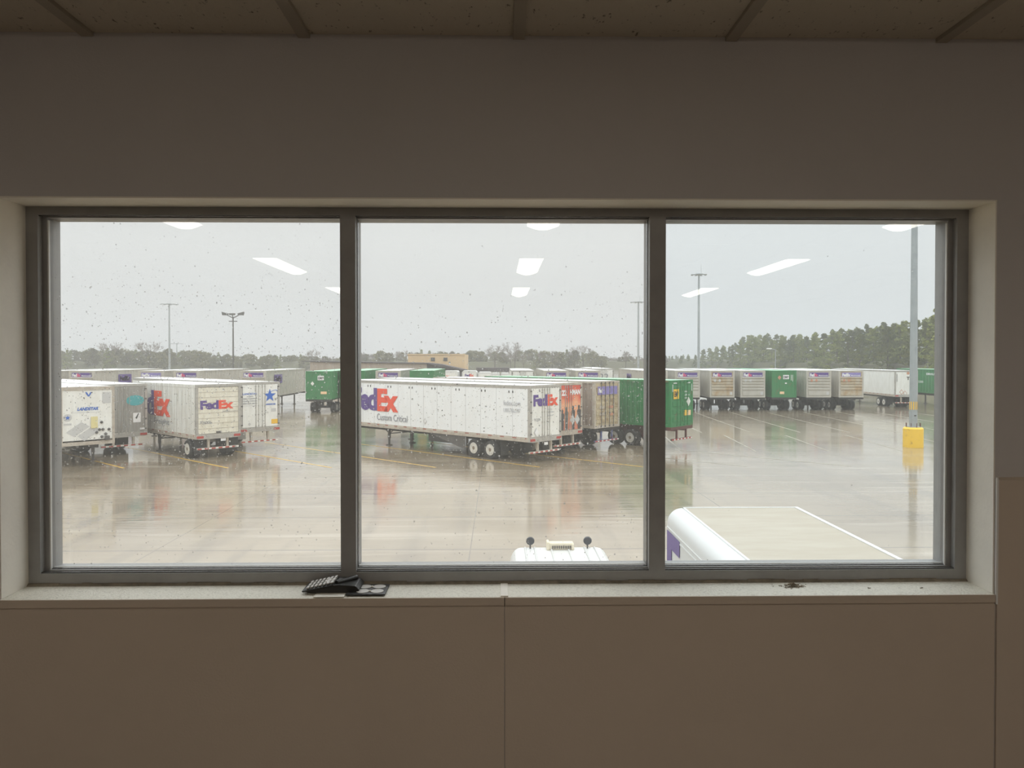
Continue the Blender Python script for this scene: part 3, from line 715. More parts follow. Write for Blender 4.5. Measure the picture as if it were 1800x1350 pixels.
poly('faded_sticker', [(0,0),(.39,-.25),(1.11,.25),(.72,.5)], 'nose', nz(.28, 1.80), 'decalgrey', t1); poly('faded_sticker', [(0,0),(.32,-.27),(1.08,.26),(.78,.53)], 'nose', nz(.81, 1.58), 'decalgrey', t1)
rect('document_box', .32, .60, 'nose', nz(1.44, 1.95), 'paleyellow', t1, .05)
for a, z in ((1.96, 2.24), (1.86, 1.86), (1.72, 1.72), (1.97, 1.48), (2.16, 1.62), (2.03, 1.86), (2.32, 1.85)):
    MB().lathe([(.075, 0), (.06, .07), (.03, .10)], (1.3-a, NZ, z), 'y', 12).build('hose_fitting', 'steel', t1)
MB().box(1.3-2.33, 1.3-2.10, NZ, NZ+.10, 1.30, 1.52).build('socket', 'steel', t1)

# grey swing-door trailer beside it
cA = Vector((gx(258, 45.4), 45.4, 0)) - AV*1.3
tA = trailer(tuple(cA), AH, 14.6, 1.05, 4.08, skin='greydoor', door='greydoor', side_rail='alu', axles=(3.6, 4.9), legs=12)
tag(tA, 'grey trailer with closed twin doors and teal oval, behind the nose-out white one', 'semi trailer', G1)
oval('decal', .50, .30, 'rear', (.62, -.03, 3.12), 'teal', tA, .012)
rect('inspection_sheet', .42, .55, 'rear', (.50, -.03, 1.85), 'white_ink', tA, .012); poly('check_mark', [(0,.12),(.05,.10),(.10,.18),(.2,.36),(.24,.34),(.12,.02)], 'rear', (.58, -.045, 2.02), 'dark_ink', tA)
rect('decal', .26, .10, 'rear', (.88, -.03, 1.42), 'white_ink', tA, .012)

# short white trailer, roll-up door
c2 = base(343.5, 42.4)
tB = trailer(c2, AH, 8.53, 1.10, 4.11, skin='white_old', door='cream', rear='roll', axles=(1.05,), legs=5.6, side_rail='dirtyrail')
tag(tB, 'short white trailer with cream roll-up door and red and purple lettering', 'semi trailer', G1)
express_logo('rear', (-1.05, -.01, 2.72), 1.92, .50, tB)
letter('P26006', 'rear', (-1.05, -.01, 1.92), .62, .17, 'grey_ink', tB)
express_logo('left', (-1.30, 8.2, 2.17), 4.92, 1.49, tB)
letter('Freight', 'left', (-1.30, 5.5, 1.60), 2.1, .42, 'grey_ink', tB)
rect('licence_plate', .30, .15, 'rear', (.12, .02, .92), 'white_ink', tB, .03)
letter('fedex.com', 'rear', (.22, -.01, 2.55), .9, .07, 'grey_ink', tB)

# white trailer with the blue star
c3 = base(421.5, 45.9)
tC = trailer(c3, AH, 16.15, 1.14, 4.12, skin='white_plain', door='white_plain', axles=(5.0, 6.3), legs=13.2, flapmat='flapgrey')
tag(tC, 'white trailer whose twin rear doors carry a blue star', 'semi trailer', G1)
st5 = [(math.sin(2*PI*i/10)*(.42 if i % 2 == 0 else .17), math.cos(2*PI*i/10)*(.42 if i % 2 == 0 else .17)) for i in range(10)]
poly('star_emblem', st5, 'rear', (.62, -.03, 3.27), 'blue_ink', tC, .012)
ring = [(.52*math.cos(t), .16*math.sin(t)) for t in [R(-20+i*14) for i in range(8)]] + [(.48*math.cos(t), .13*math.sin(t)) for t in [R(-20+i*14) for i in range(8)]][::-1]
poly('star_swoosh', [(a*math.cos(.5)-b*math.sin(.5), a*math.sin(.5)+b*math.cos(.5)) for a, b in ring], 'rear', (.66, -.03, 3.34), 'blue_ink', tC, .016)
letter('LANDSTAR', 'rear', (.30, -.03, 2.70), .72, .10, 'blue_ink', tC, bold=.04)
for s_, z, w_, hh in (('LANDSTAR', 3.36, .92, .12), ('carrying', 3.22, .42, .08), ('Safety Committed', 3.08, .9, .10), ('Quality Drivers', 2.94, .92, .10), ('800-435-4010', 2.80, .90, .09)):
    letter(s_, 'rear', (-1.14 + (.92-w_)/2, -.03, z), w_, hh, 'blue_ink' if z > 3.3 else 'grey_ink', tC, bold=.02)
rect('underline', .95, .015, 'rear', (-1.15, -.03, 2.70), 'pale_ink', tC); rect('decal', .42, .28, 'rear', (.72, -.03, 1.55), 'yellow', tC, .012)
rect('decal', .34, .22, 'rear', (.70, -.03, 2.28), 'decalgrey', tC); letter('ATIS', 'rear', (.32, -.03, 2.22), .2, .07, 'grey_ink', tC)
diamond(.12, 'rear', (-.72, -.035, 1.60), 'decalgrey', tC)

# the long white trailer in the middle
tD = trailer(base(930.5, 40.4), AH, 16.15, 1.12, 4.12, skin='white', door='white_plain', vents=True, axles=(2.9, 4.2), legs=12.3)
tag(tD, 'long clean white trailer in the middle pane, red and purple lettering on its side', 'semi trailer', G1)
express_logo('left', (-1.30, 15.65, 2.17), 4.68, 1.47, tD)
letter('Custom Critical', 'left', (-1.30, 13.1, 1.60), 3.05, .42, 'grey_ink', tD)
letter('fedex.com', 'left', (-1.30, 1.88, 3.02), 1.25, .27, 'pale_ink', tD); letter('1.800.762.3787', 'left', (-1.30, 1.88, 2.66), 1.25, .20, 'pale_ink', tD)
diamond(.20, 'left', (-1.30, 8.4, 1.78), 'decalgrey', tD); diamond(.13, 'left', (-1.312, 8.37, 1.78), 'white_ink', tD)
express_logo('rear', (-1.02, -.04, 3.00), 2.02, .62, tD)
letter('TC234', 'rear', (-.98, -.04, 2.22), .5, .14, 'grey_ink', tD)
for i in range(4): letter(('fedex.com', '1.800.762.3787', 'Solutions that', 'deliver')[i], 'rear', (.10, -.04, 2.78-i*.17), (.4, .5, .5, .3)[i], .08, 'pale_ink', tD)
diamond(.26, 'rear', (-.80, -.045, 1.62), 'decalgrey', tD); diamond(.20, 'rear', (-.76, -.052, 1.62), 'white_ink', tD)
rect('licence_plate', .30, .15, 'rear', (-.10, .02, .90), 'white_ink', tD, .03)
for y in (12.4, 11.0): pass
bx = MB().box(-1.2, -.8, 5.6, 8.2, .62, 1.05); bx.build('side_box', 'dark', tD)
sk = MB().prism([(8.2, 1.10), (5.0, .35), (5.0, 1.10)], 'x', -1.22, -1.19); sk.build('side_skirt', 'steel', tD)

# trailer with a printed rear
tE = trailer(base(973, 43.5), AH, 16.15, 1.14, 4.14, skin='white_plain', rear='mural', doorskin='mural', axles=(1.6, 2.9), legs=13)
tag(tE, 'trailer with an orange-red printed advertisement across its rear doors', 'semi trailer', G1)
letter('22', 'rear', (-.62, -.04, 3.40), .42, .34, 'white_ink', tE, bold=.05); letter('HMAN', 'rear', (.10, -.04, 3.44), .98, .30, 'white_ink', tE, bold=.05, shear=.15)
def figure(x, s, o):
    pts = [(-.10,0),(-.13,.5),(-.16,.95),(-.10,1.02),(-.05,1.04),(-.08,1.10),(-.08,1.20),(0,1.27),(.08,1.20),(.08,1.10),(.05,1.04),(.12,1.02),(.18,.93),(.14,.5),(.12,0)]
    poly('printed_figure', [(a*s, b*s) for a, b in pts], 'rear', (x, -.035, 1.42), 'dark_ink', o, .008)
for x, s_ in ((-.55, .95), (-.18, 1.05), (-.86, .9), (.42, 1.1), (.98, 1.12)): figure(x, s_, tE)
for x in (.38, .80): diamond(.30, 'rear', (x, -.045, 1.98), 'decalgrey', tE)

# rusty grey container on a blue chassis
tF = container(base(1045, 45.9), AH, 14.6, 1.33, 4.17, skin='brownside', face='doors', faceskin='rusty', chassis='dark', detail=True, axles=(2.2, 3.5), frame_m='dirtyrail', guard_m='bluesteel', dcol='steel')
tag(tF, 'rust-stained grey container trailer with bleached purple sign on its doors', 'container trailer', G1)
rect('banner', 2.00, .50, 'rear', (-.98, -.005, 3.35), 'purple_pale', tF, .012); letter('Fed', 'rear', (-.90, -.02, 3.46), .34, .27, 'white_ink', tF, bold=.05, space=.86)
for i, (x, z) in enumerate(((-.8, 2.5), (.15, 2.5), (-.8, 2.1), (.2, 2.05))): rect('worn_notice', .5, .16, 'rear', (x, -.008, z), 'rustdecal' if i % 2 else 'dirtyrail', tF)

# green container trailer nearest the right mullion
tG = container(base(1180, 46.7), AH, 16.15, 1.33, 4.20, skin='green', roof='roofgreen', face='doors', faceskin='greenrust', chassis='redrust', detail=True, axles=(3.0, 4.25), frame_m='greenrust', dcol='green')
tag(tG, 'green container trailer with yellow notices, partly behind the right mullion', 'container trailer', G1)
rect('notice', .62, .60, 'rear', (-1.05, -.01, 3.05), 'yellow', tG, .012); letter('EMP', 'rear', (-.98, -.024, 3.18), .46, .34, 'dark_ink', tG, bold=.02)
rect('notice', .30, .34, 'rear', (.18, -.01, 1.98), 'yellow', tG, .012); rect('notice', .44, .32, 'rear', (.55, -.01, 1.98), 'posteryellow', tG, .012)
diamond(.30, 'rear', (.70, -.03, 2.85), 'white_plain', tG)
for i, s_ in enumerate(('EMHU', '620', '95.9')): letter(s_, 'rear', (.20, -.03, 3.42-i*.2), .30, .11, 'white_ink', tG)
letter('LB 4.9', 'rear', (.62, -.03, 3.22), .22, .07, 'white_ink', tG)
for z, s_ in ((3.62, 'EMP'), (2.50, 'R2')): letter(s_, 'left', (-1.31, 12.0, z), .62, .26, 'white_ink', tG, bold=.02)
for x in (-1.05, .55): rect('marker_strip', .40, .05, 'rear', (x, -.01, 4.0), 'white_ink', tG)
for x in (-1.16, 1.10): rect('marker_strip', .05, .45, 'rear', (x, -.01, 3.5), 'white_ink', tG)

# ---- the far row, facing the building
G2 = 'grey containers in the far row'
FR = 80.0
def far(u, D=FR, **kw):
    W = kw.get('W', 2.6); return container((gx(u, D) + W/2, D, 0), 0, 16.15, 1.42, 4.24, **kw)
def side_sign(o, face, y=5.0):
    h = 1.305 if face == 'right' else -1.305
    a = rect('side_sign', 3.0, .95, face, (h, y, 2.80), 'purple', o, .012)
    letter('Fed', face, tuple(Vector((h, y, 3.02)) + FACES[face][0]*.3), 1.3, .55, 'white_ink', o, bold=.05, space=.86)
    letter('Ex', face, tuple(Vector((h, y, 3.02)) + FACES[face][0]*1.65), 1.0, .55, 'pink_ink', o, bold=.05, space=.86)
greys = [
 (59, 'right', 'boxgrey', 'purple', 'grey container at the far row\'s left end, cut by the window frame', 5),
 (121, 'right', 'boxgrey', 'purple', 'grey far-row container seen over the nose-out white trailer, purple sign and side sign', 5),
 (243, 'right', 'boxgrey', 'purple_pale', 'grey far-row container with a faded sign above the short white trailer\'s left end', None),
 (305, 'right', 'boxgrey', 'purple', 'grey far-row container whose purple sign shows above the roll-up-door trailer\'s roof', None),
 (423, 'right', 'boxgrey', 'purple', 'grey far-row container with a long bare side right of the blue star', 3),
 (660, 'right', 'boxgrey', 'purple', 'grey far-row container between two green ones', None),
 (956, 'left', 'boxgrey', 'purple', 'grey far-row container above the rear doors of the long white trailer', None),
 (1012, 'left', 'boxgrey', 'purple', 'grey far-row container above the orange printed trailer', None),
 (1130, 'left', 'boxgrey', 'purple', 'grey far-row container hidden by the right mullion, its side showing', 7),
 (1187, 'left', 'boxgrey', 'purple', 'grey far-row container just behind the green container trailer\'s rear', None),
 (1248, 'left', 'boxtan', 'purple', 'stained tan-grey far-row container, next but one right of the mullion', 4),
 (1302, 'left', 'boxgrey', 'purple', 'clean grey far-row container standing left of the green one in the right pane', None),
 (1418, 'left', 'boxgrey', 'purple', 'grey far-row container standing right of the green one in the right pane', None),
 (1475, 'left', 'boxtan', 'purple_pale', 'brown-stained far-row container with faded sign, beside the white trailer', None)]
for u, side, skin, bn, lb, ss in greys:
    o = far(u, skin='boxgrey', faceskin=skin, banner=bn, face='ribs', frame_m='boxgrey')
    tag(o, lb, 'container trailer', G2)
    if ss: side_sign(o, side, ss if side == 'right' else ss+3)
    if u > 1180: placards(o, 3.20, -.78, 'decalgrey' if u < 1400 else 'rustdecal')
    if u in (1248, 1302, 1418): rect('corner_plate', .24, .30, 'rear', (.80, -.032, 1.70), 'decalgrey', o)
def green_marks(o, extra=True):
    rect('notice', .62, .44, 'rear', (-.12, .0, 3.34), 'white_ink', o, .012); letter('EMP', 'rear', (-.06, -.012, 3.42), .50, .26, 'dark_ink', o, bold=.02)
    diamond(.24, 'rear', (-.50, .0, 3.50), 'rustdecal', o)
    rect('notice', .46, .26, 'rear', (-.46, .0, 1.78), 'posteryellow', o, .012)
    rect('marker_strip', .05, .7, 'rear', (.86, .0, 3.1), 'white_ink', o); rect('marker_strip', .05, .6, 'rear', (.70, .0, 3.2), 'white_ink', o)
    rect('notice', .2, .12, 'rear', (.08, .0, 2.85), 'white_ink', o)
G3 = 'green containers in the far row'
gr = [(537, 77, 'green container in the left pane against the left mullion'), (597, 80, 'dark green container cut by the left mullion, in the middle pane'),
      (720, 80, 'green container with a round yellow mark above the long white trailer'), (1357, 80, 'green container between grey ones in the right pane')]
for i, (u, D, lb) in enumerate(gr):
    o = far(u, D, skin='green', roof='roofgreen', face='flat', faceskin='greenrust' if i == 3 else 'green', frame_m='green'); tag(o, lb, 'container trailer', G3)
    if i == 2: 
        oval('round_mark', .52, .42, 'rear', (.0, .0, 3.05), 'yellow', o, .012); letter('EMP', 'rear', (-.36, -.014, 2.92), .70, .28, 'dark_ink', o, bold=.02)
    elif i == 0: rect('notice', .62, .44, 'rear', (-.10, .0, 3.34), 'white_ink', o, .012); letter('EMP', 'rear', (-.04, -.012, 3.42), .50, .26, 'dark_ink', o, bold=.02); diamond(.22, 'rear', (-.62, .0, 3.0), 'white_plain', o); rect('notice', .60, .26, 'rear', (.2, .0, 1.95), 'posteryellow', o)
    elif i == 3: green_marks(o)
o = container((50.3+1.3, 80, 0), 0, 16.15, 1.42, 4.24, skin='green', roof='roofgreen', face='flat', frame_m='green')
tag(o, 'green container at the right end of the far row, cut by the window frame', 'container trailer', G3)
letter('EMHU', 'left', (-1.31, 9.3, 3.55), 1.6, .26, 'white_ink', o, bold=.02); letter('EMP', 'left', (-1.31, 14.2, 3.55), .7, .35, 'white_ink', o, bold=.02); letter('5300', 'left', (-1.31, 11.0, 2.6), 1.0, .26, 'white_ink', o)
# white trailers of the far row
wt = trailer((gx(1573, 85)+1.3, 85, 0), 0, 16.15, 1.22, 4.16, skin='white_plain', door='white_plain', rear='none', axles=(2.4, 3.65), legs=13)
tag(wt, 'white trailer at the right of the far row, behind the thick light pole', 'semi trailer', 'white trailers in the far row')
MB().box(-1.18, 1.18, -.02, .05, 1.4, 4.0).build('end_panel', 'white_plain', wt)
for a, z in ((-.55, 1.75), (-.15, 1.62)): diamond(.30, 'rear', (a, -.03, z), 'rustdecal', wt); 
for a, z in ((-.55, 1.75), (-.15, 1.62)): diamond(.22, 'rear', (a, -.04, z), 'white_plain', wt)
letter('T', 'rear', (.02, -.03, 3.1), .34, .36, 'dark_ink', wt, bold=.05); oval('emblem', .16, .16, 'rear', (.18, -.03, 3.85), 'rustdecal', wt); rect('marker_strip', .05, .85, 'rear', (-1.1, -.05, 2.9), 'dark_ink', wt)
wt2 = trailer((gx(899, 87)+1.3, 87, 0), 0, 16.15, 1.2, 4.14, skin='white_plain', rear='swing', axles=(2.4, 3.65), legs=13)
tag(wt2, 'white trailer left of the grey containers, above the long trailer\'s web address', 'semi trailer', 'white trailers in the far row')
wt3 = trailer((gx(1044, 100)+1.3, 100, 0), 0, 16.15, 1.2, 4.14, skin='white_plain', rear='swing', axles=(2.4, 3.65), legs=13)
tag(wt3, 'white trailer set back behind the far row, between grey containers left of the mullion', 'semi trailer', 'white trailers in the far row')
letter('22', 'rear', (-.6, -.06, 2.7), 1.2, .8, 'grey_ink', wt3)

# white delivery vans beyond the row
def box_van(u, D, W, zt, lb, logo=None):
    o = empty('delivery_van', (gx(u, D)+W/2, D, 0)); h = W/2
    b = MB().prism([(-h, .55), (h, .55), (h, zt-.2), (h-.2, zt), (-h+.2, zt), (-h, zt-.2)], 'y', 0, 5.6); b.build('van_body', 'vanwhite', o)
    MB().prism([(5.6, .55), (7.0, .55), (7.0, 1.5), (6.3, 1.6), (5.6, 2.6)], 'x', -h+.1, h-.1).build('van_nose', 'vanwhite', o)
    MB().box(-h+.2, h-.2, -.03, .02, .7, zt-.35).build('roll_door', 'white_plain', o); MB().box(-h, h, -.12, .05, .42, .58).build('bumper', 'dark', o)
    for y in (1.3, 5.9):
        for s in (-1, 1): MB().lathe([(.20,-.12),(.38,-.12),(.40,-.08),(.40,.08),(.38,.12),(.20,.12)], (s*(h-.14), y, .40), 'x', 18).build('wheel', 'tire', o, smooth=True)
    if logo == 'full': express_logo('rear', (-h*.62, -.04, zt-.95), 1.5, .42, o)
    elif logo == 'swoosh': poly('red_mark', [(-.9,.1),(-.55,-.1),(-.1,.12),(-.5,.0)], 'rear', (0, -.04, zt-.85), 'orange', o, .012)
    return tag(o, lb, 'delivery van', 'white delivery vans beyond the far row')
box_van(779, 130, 2.5, 3.35, 'white delivery van with a red mark, right of the green container with yellow mark', 'swoosh')
box_van(812, 130, 2.5, 3.35, 'white delivery van with purple and red lettering beyond the far row', 'full')
box_van(840, 132, 2.3, 3.10, 'plain white delivery van, rightmost of the three large ones')
box_van(864, 150, 1.6, 2.55, 'small plain white van in front of the dark shelter, the left one of two')
box_van(881, 150, 1.6, 2.55, 'small plain white van in front of the dark shelter, the right one of two')
sh = empty('fuel_shelter', (gx(868, 158), 160, 0)); tag(sh, 'low open shelter with a dark fascia beyond the white vans', 'shelter')
MB().box(-3.6, 3.2, -3, 3, 2.7, 3.5).build('canopy', 'darkroof', sh)
for x in (-3.0, 2.6):
    for y in (-2.4, 2.4): MB().box(x-.1, x+.1, y-.1, y+.1, 0, 2.7).build('post', 'steel', sh)

# ---- the warehouse far behind
bw = empty('warehouse', (0, 150, 0)); tag(bw, 'tan metal warehouse with a long taupe wing and dark roof edge', 'building')
X0, X1 = gx(717, 150), gx(817, 150)
cl = MB().box(X0, X1, 0, 18, 0, 6.22)
i = X0 + .3
while i < X1: cl.box(i, i+.12, -.04, 0.02, .2, 6.1); i += .9
cl.build('upper_block', 'tanclad', bw)
for u in (761, 783): MB().box(gx(u-3.5, 150), gx(u+3.5, 150), -.1, .06, 4.9, 5.6).build('louvre', 'steel', bw)
MB().box(X0-.1, X1+.1, -.12, .1, 6.1, 6.3).build('parapet', 'tanclad', bw)
wg = MB().prism([(gx(545, 142), 4.78), (gx(545, 142), 0), (gx(750, 142), 0), (gx(750, 142), 4.42)], 'y', -8, -2)
wg.build('wing', 'taupeclad', bw)
wr = MB().prism([(gx(540, 142)-1, 5.0), (gx(540, 142)-1, 4.86), (gx(752, 142), 4.40), (gx(820, 142), 3.1), (gx(820, 142), 3.3), (gx(775, 142), 4.35), (gx(752, 142), 4.62)], 'y', -8.3, -1.8)
wr.build('wing_roof', 'darkroof', bw)
MB().prism([(gx(749, 142), 0), (gx(815, 142), 0), (gx(815, 142), 3.2), (gx(749, 142), 4.3)], 'y', -7.6, -2.2).build('dark_annex', 'darkroof', bw)  # dark brown annex under the sloping eave

# ================================================================== LIGHT POLES
pb = empty('light_pole', (gx(1606, 47.6), 47.6, 0)); tag(pb, 'thick galvanised light pole on a yellow concrete base, right pane', 'light pole')
MB().lathe([(.585, 0), (.585, 1.16), (.50, 1.25)], (0,0,0), 'z', 28).build('concrete_base', 'yellowconc', pb, smooth=True)
MB().tube((0,0,1.25), (0,0,17), .245, .17, 12).build('pole', 'galv', pb)
bs = MB().box(-.33, .33, -.33, .33, 1.25, 1.30); bs.build('base_plate', 'galv', pb)
for i in range(8):
    a = 2*PI*i/8; MB().tube((.42*math.cos(a), .42*math.sin(a), 1.25), (.42*math.cos(a), .42*math.sin(a), 1.52), .02, n=6).build('anchor_bolt', 'redrust', pb)
for i in range(12):
    if i % 2: continue
    a0 = -PI/2 + (i-6)*.28; a1 = a0+.28; r = .242
    MB().add([(r*math.cos(a0), r*math.sin(a0), 2.35), (r*math.cos(a1), r*math.sin(a1), 2.35), (r*math.cos(a1), r*math.sin(a1), 2.85), (r*math.cos(a0), r*math.sin(a0), 2.85)], [(0,1,2,3)]).build('reflective_band', 'yellow', pb, fix=False)
rg = MB().box(-.07, .05, -.250, -.235, 1.95, 2.02); rg.build('hand_hole_cover', 'dark', pb)
MB().box(-.9, .9, -.15, .15, 16.9, 17.1).build('lamp_arm', 'galv', pb)
def mast(u, D, H, r, arm, style, lb, m='galv'):
    o = empty('light_pole', (gx(u, D), D, 0)); tag(o, lb, 'light pole', 'distant light poles')
    MB().tube((0,0,0), (0,0,H), r*1.25, r*.8, 10).build('pole', m, o)
    if style == 'ring':
        MB().lathe([(.35, -.25), (.6, -.1), (.6, .15), (.25, .3)], (0, 0, H), 'z', 12).build('lamp_ring', m, o)
        for i in range(8):
            a = 2*PI*i/8 + .2; hd = MB().tube((0, 0, H), (arm*.7*math.cos(a), arm*.7*math.sin(a), H-.05), r*.28, n=6); hd.build('lamp_arm', m, o)
            c_, s_ = math.cos(a), math.sin(a); MB().lathe([(r*.9, -.14), (r*1.3, 0), (r*.7, .12)], (arm*.8*c_, arm*.8*s_, H-.08), 'z', 8).build('lamp_head', m, o)
        MB().tube((.5, 0, H+.2), (.5, 0, H+2.2), r*.12, n=5).build('lightning_rod', m, o)
    elif style == 'flood':
        for sx_, ang in ((-1, .7), (0, 1.3), (1, .7)):
            p = Vector((sx_*arm*.75, 0 if sx_ else -arm*.3, H + .9)); MB().tube((0, 0, H-.2), (p.x*.7, p.y*.7, H+.25), .07, n=6).build('lamp_arm', m, o)
            hd = MB().prism([(p.x-.45*(1 if sx_ else .8), H+.5+(.25 if sx_ < 0 else 0)), (p.x+.45, H+.5+(.25 if sx_ > 0 else 0)), (p.x+.35, H+.25), (p.x-.35, H+.25)], 'y', p.y-.3, p.y+.3); hd.build('flood_lamp', m, o)
        MB().box(-.6, .6, -.08, .08, H-.75, H-.62).build('cross_arm', m, o)
    else:
        MB().tube((0, 0, H), (-1.2, -.6, H+.25), r*.7, n=6).build('lamp_arm', m, o)
        MB().box(-1.9, -1.0, -.8, -.4, H+.15, H+.35).build('lamp_head', 'white_ink', o)
mast(298, 270, 24.2, .30, 3.4, 'ring', 'tall high-mast pole with ring of lamps, left pane, over the tree line')
mast(410, 118, 11.8, .125, 1.6, 'flood', 'dark pole topped with tilted floodlights, left pane', 'polefar')
mast(311, 480, 14.2, .3, 4.5, 'ring', 'tiny distant lamp pole just above the left trees')
mast(1122, 260, 24.4, .33, 3.2, 'ring', 'tall thin light pole close to the right mullion, middle pane')
mast(1228, 175, 24.6, .26, 2.0, 'ring', 'tall high-mast pole with flat lamp ring, left in the right pane')
mast(1363, 150, 7.1, .09, 1.0, 'street', 'small single-arm lamp pole before the green wood')

# ================================================================== VEHICLES CLOSE BELOW
# walk-in delivery van backed to the dock
sv = empty('step_van', (4.24, 6.6, 0)); tag(sv, 'white walk-in delivery van with a beige translucent roof, right pane, below the window', 'van')
ZR = 2.90; hw = 1.20; Lv = 7.1
arc = [(-hw + .26*(1-math.cos(t)), ZR-.26 + .26*math.sin(t)) for t in [R(90*i/8) for i in range(9)]]
prof = [(-hw, .75)] + arc + [(-x_, z_) for x_, z_ in arc[::-1]] + [(hw, .75)]
bd = MB().prism(prof, 'y', 0, Lv); bd.build('van_body', 'vanwhite', sv, smooth=True)
MB().box(-hw+.30, hw-.12, .25, Lv-.05, ZR-.004, ZR+.010).build('roof_skin', 'vanroof', sv)
rl = MB()
rl.box(-hw+.27, -hw+.305, .2, Lv-.02, ZR-.01, ZR+.018); rl.box(hw-.125, hw-.06, .2, Lv-.02, ZR-.01, ZR+.022); rl.box(-hw+.27, hw-.06, Lv-.06, Lv-.02, ZR-.01, ZR+.02)
rl.build('roof_edging', 'vanwhite', sv)
for z in (ZR-.33, ZR-.42): MB().box(-hw-.012, -hw+.01, .0, Lv, z-.012, z+.012).build('side_rail', 'vanwhite', sv)
poly('lettering', [(0,0),(.34,0),(.34,.52),(.80,.52),(.80,.76),(.34,.76),(.34,1.13),(.93,1.13),(.93,1.40),(0,1.40)], 'left', (-hw-.002, Lv-.03, 1.12), 'purple', sv, .012)
letter('ed', 'left', (-hw-.002, Lv-1.10, 1.10), 2.0, 1.38, 'purple', sv, bold=.075, space=.86); letter('Ex', 'left', (-hw-.002, Lv-3.55, 1.10), 2.3, 1.36, 'orange', sv, bold=.075, space=.86)
MB().prism([(Lv, .5), (Lv+1.25, .5), (Lv+1.25, 1.25), (Lv+1.0, 1.38), (Lv+.35, 1.5), (Lv, 2.55)], 'x', -hw+.1, hw-.1).build('van_nose', 'vanwhite', sv)
MB().prism([(Lv+.31, 1.56), (Lv+.36, 1.56), (Lv+.07, 2.45), (Lv+.02, 2.45)], 'x', -hw+.25, hw-.25).build('windshield', 'glassdark', sv)
MB().box(-hw, hw, -.03, .01, .8, ZR-.4).build('rear_door', 'white_plain', sv); MB().box(-hw, hw, -.18, .0, .48, .66).build('bumper', 'dark', sv)
MB().box(-hw+.15, hw-.15, .1, Lv+1.1, .45, .78).build('underframe', 'dark', sv)
for y in (1.6, Lv+.35):
    for s in (-1, 1): MB().lathe([(.22,-.14),(.40,-.14),(.42,-.10),(.42,.10),(.40,.14),(.22,.14)], (s*(hw-.18), y, .42), 'x', 20).build('wheel', 'tire', sv, smooth=True)

# yard tractor: only its cab roof shows
yt = empty('yard_tractor', (0.90, 8.6, 0)); tag(yt, 'white yard tractor cab with ribbed roof, beacon and two round lamps, below the middle pane', 'tractor')
RZ = 2.80; y0, y1 = 1.15, 2.74; hw2 = .74
cb = MB(); rfp = [(-hw2, 1.0), (-hw2, RZ-.28), (-hw2+.05, RZ-.08), (-hw2+.13, RZ), (hw2-.13, RZ), (hw2-.05, RZ-.08), (hw2, RZ-.28), (hw2, 1.0)]
cb.prism(rfp, 'y', y0, y1); cb.build('cab', 'vanwhite', yt, bevel=0.05)
for x in (-.50, -.36, -.12, .13, .37, .52): MB().prism([(x-.016, RZ-.002), (x+.016, RZ-.002), (x+.008, RZ+.020), (x-.008, RZ+.020)], 'y', y0+.06, y1-.08).build('roof_rib', 'decalgrey', yt)  # ribs coloured greyer than the cab, standing in for their shading
for x in (-.425, .415):
    lh = MB().lathe([(.052, -.02), (.062, 0), (.05, .05), (.02, .07)], (x, y1-.12, RZ+.115), 'y', 16).build('work_lamp', 'lamphead', yt, smooth=True)
    MB().tube((x, y1-.11, RZ-.01), (x, y1-.11, RZ+.08), .012, n=8).build('lamp_stalk', 'steel', lh)
bc = MB().box(-.16, .20, y1-.20, y1-.06, RZ+.0, RZ+.10); bc.box(-.19, -.15, y1-.22, y1-.05, RZ+.0, RZ+.12); bc.box(.17, .21, y1-.22, y1-.05, RZ, RZ+.09); bo = bc.build('beacon_bar', 'amber', yt, bevel=0.012)
gl_ = MB()
for i in range(9): gl_.box(-.11+i*.032, -.092+i*.032, y1-.214, y1-.198, RZ+.022, RZ+.062)
gl_.build('grille', 'steel', bo)
MB().box(-hw2+.1, hw2-.1, y0-.01, y0+.02, 1.75, 2.45).build('rear_window', 'glassdark', yt); MB().box(-hw2+.1, hw2-.1, y1-.02, y1+.015, 1.75, 2.45).build('windshield', 'glassdark', yt)
MB().box(-hw2-.15, .2, y1, y1+.9, .6, 1.45).build('hood', 'vanwhite', yt)
MB().box(-.45, .45, -2.6, y1+.9, .55, .95).build('chassis_frame', 'dark', yt)
MB().lathe([(.45, 0), (.45, .08)], (0, -1.5, .95), 'z', 20).build('fifth_wheel', 'steel', yt)
wheels(yt, (-1.5,), xo=1.15); wheels(yt, (y1+.25,), xo=1.0)

# ================================================================== PAINTED LINES
for k_, (ex, L_) in enumerate(tuple((gx(33.5 + 183*i, 39.2), 17 if i < 8 else 14) for i in range(9))):
    hm = .07; s_ = MB(); p0 = Vector((ex, 39.2, 0)); p1 = p0 + DV*L_
    s_.add([p0-AV*hm+Vector((0,0,.004)), p0+AV*hm+Vector((0,0,.004)), p1+AV*hm+Vector((0,0,.004)), p1-AV*hm+Vector((0,0,.004))], [(0,1,2,3)])
    o = s_.build('bay_line', 'stripe' if k_ < 7 else 'stripe_pale'); 
    where = ('under the nose-out trailer', 'ending left of the roll-up-door trailer', 'ending below the roll-up-door trailer', 'ending in the open lot below the blue star trailer', 'leftmost in the middle pane', 'ending below the long trailer\'s wheels', 'ending behind the right mullion', 'ending in the open lot of the right pane', 'faintest, beyond the one in the right pane')[k_]
    tag(o, 'painted slanted bay line, ' + where, 'painted line', 'slanted bay lines')
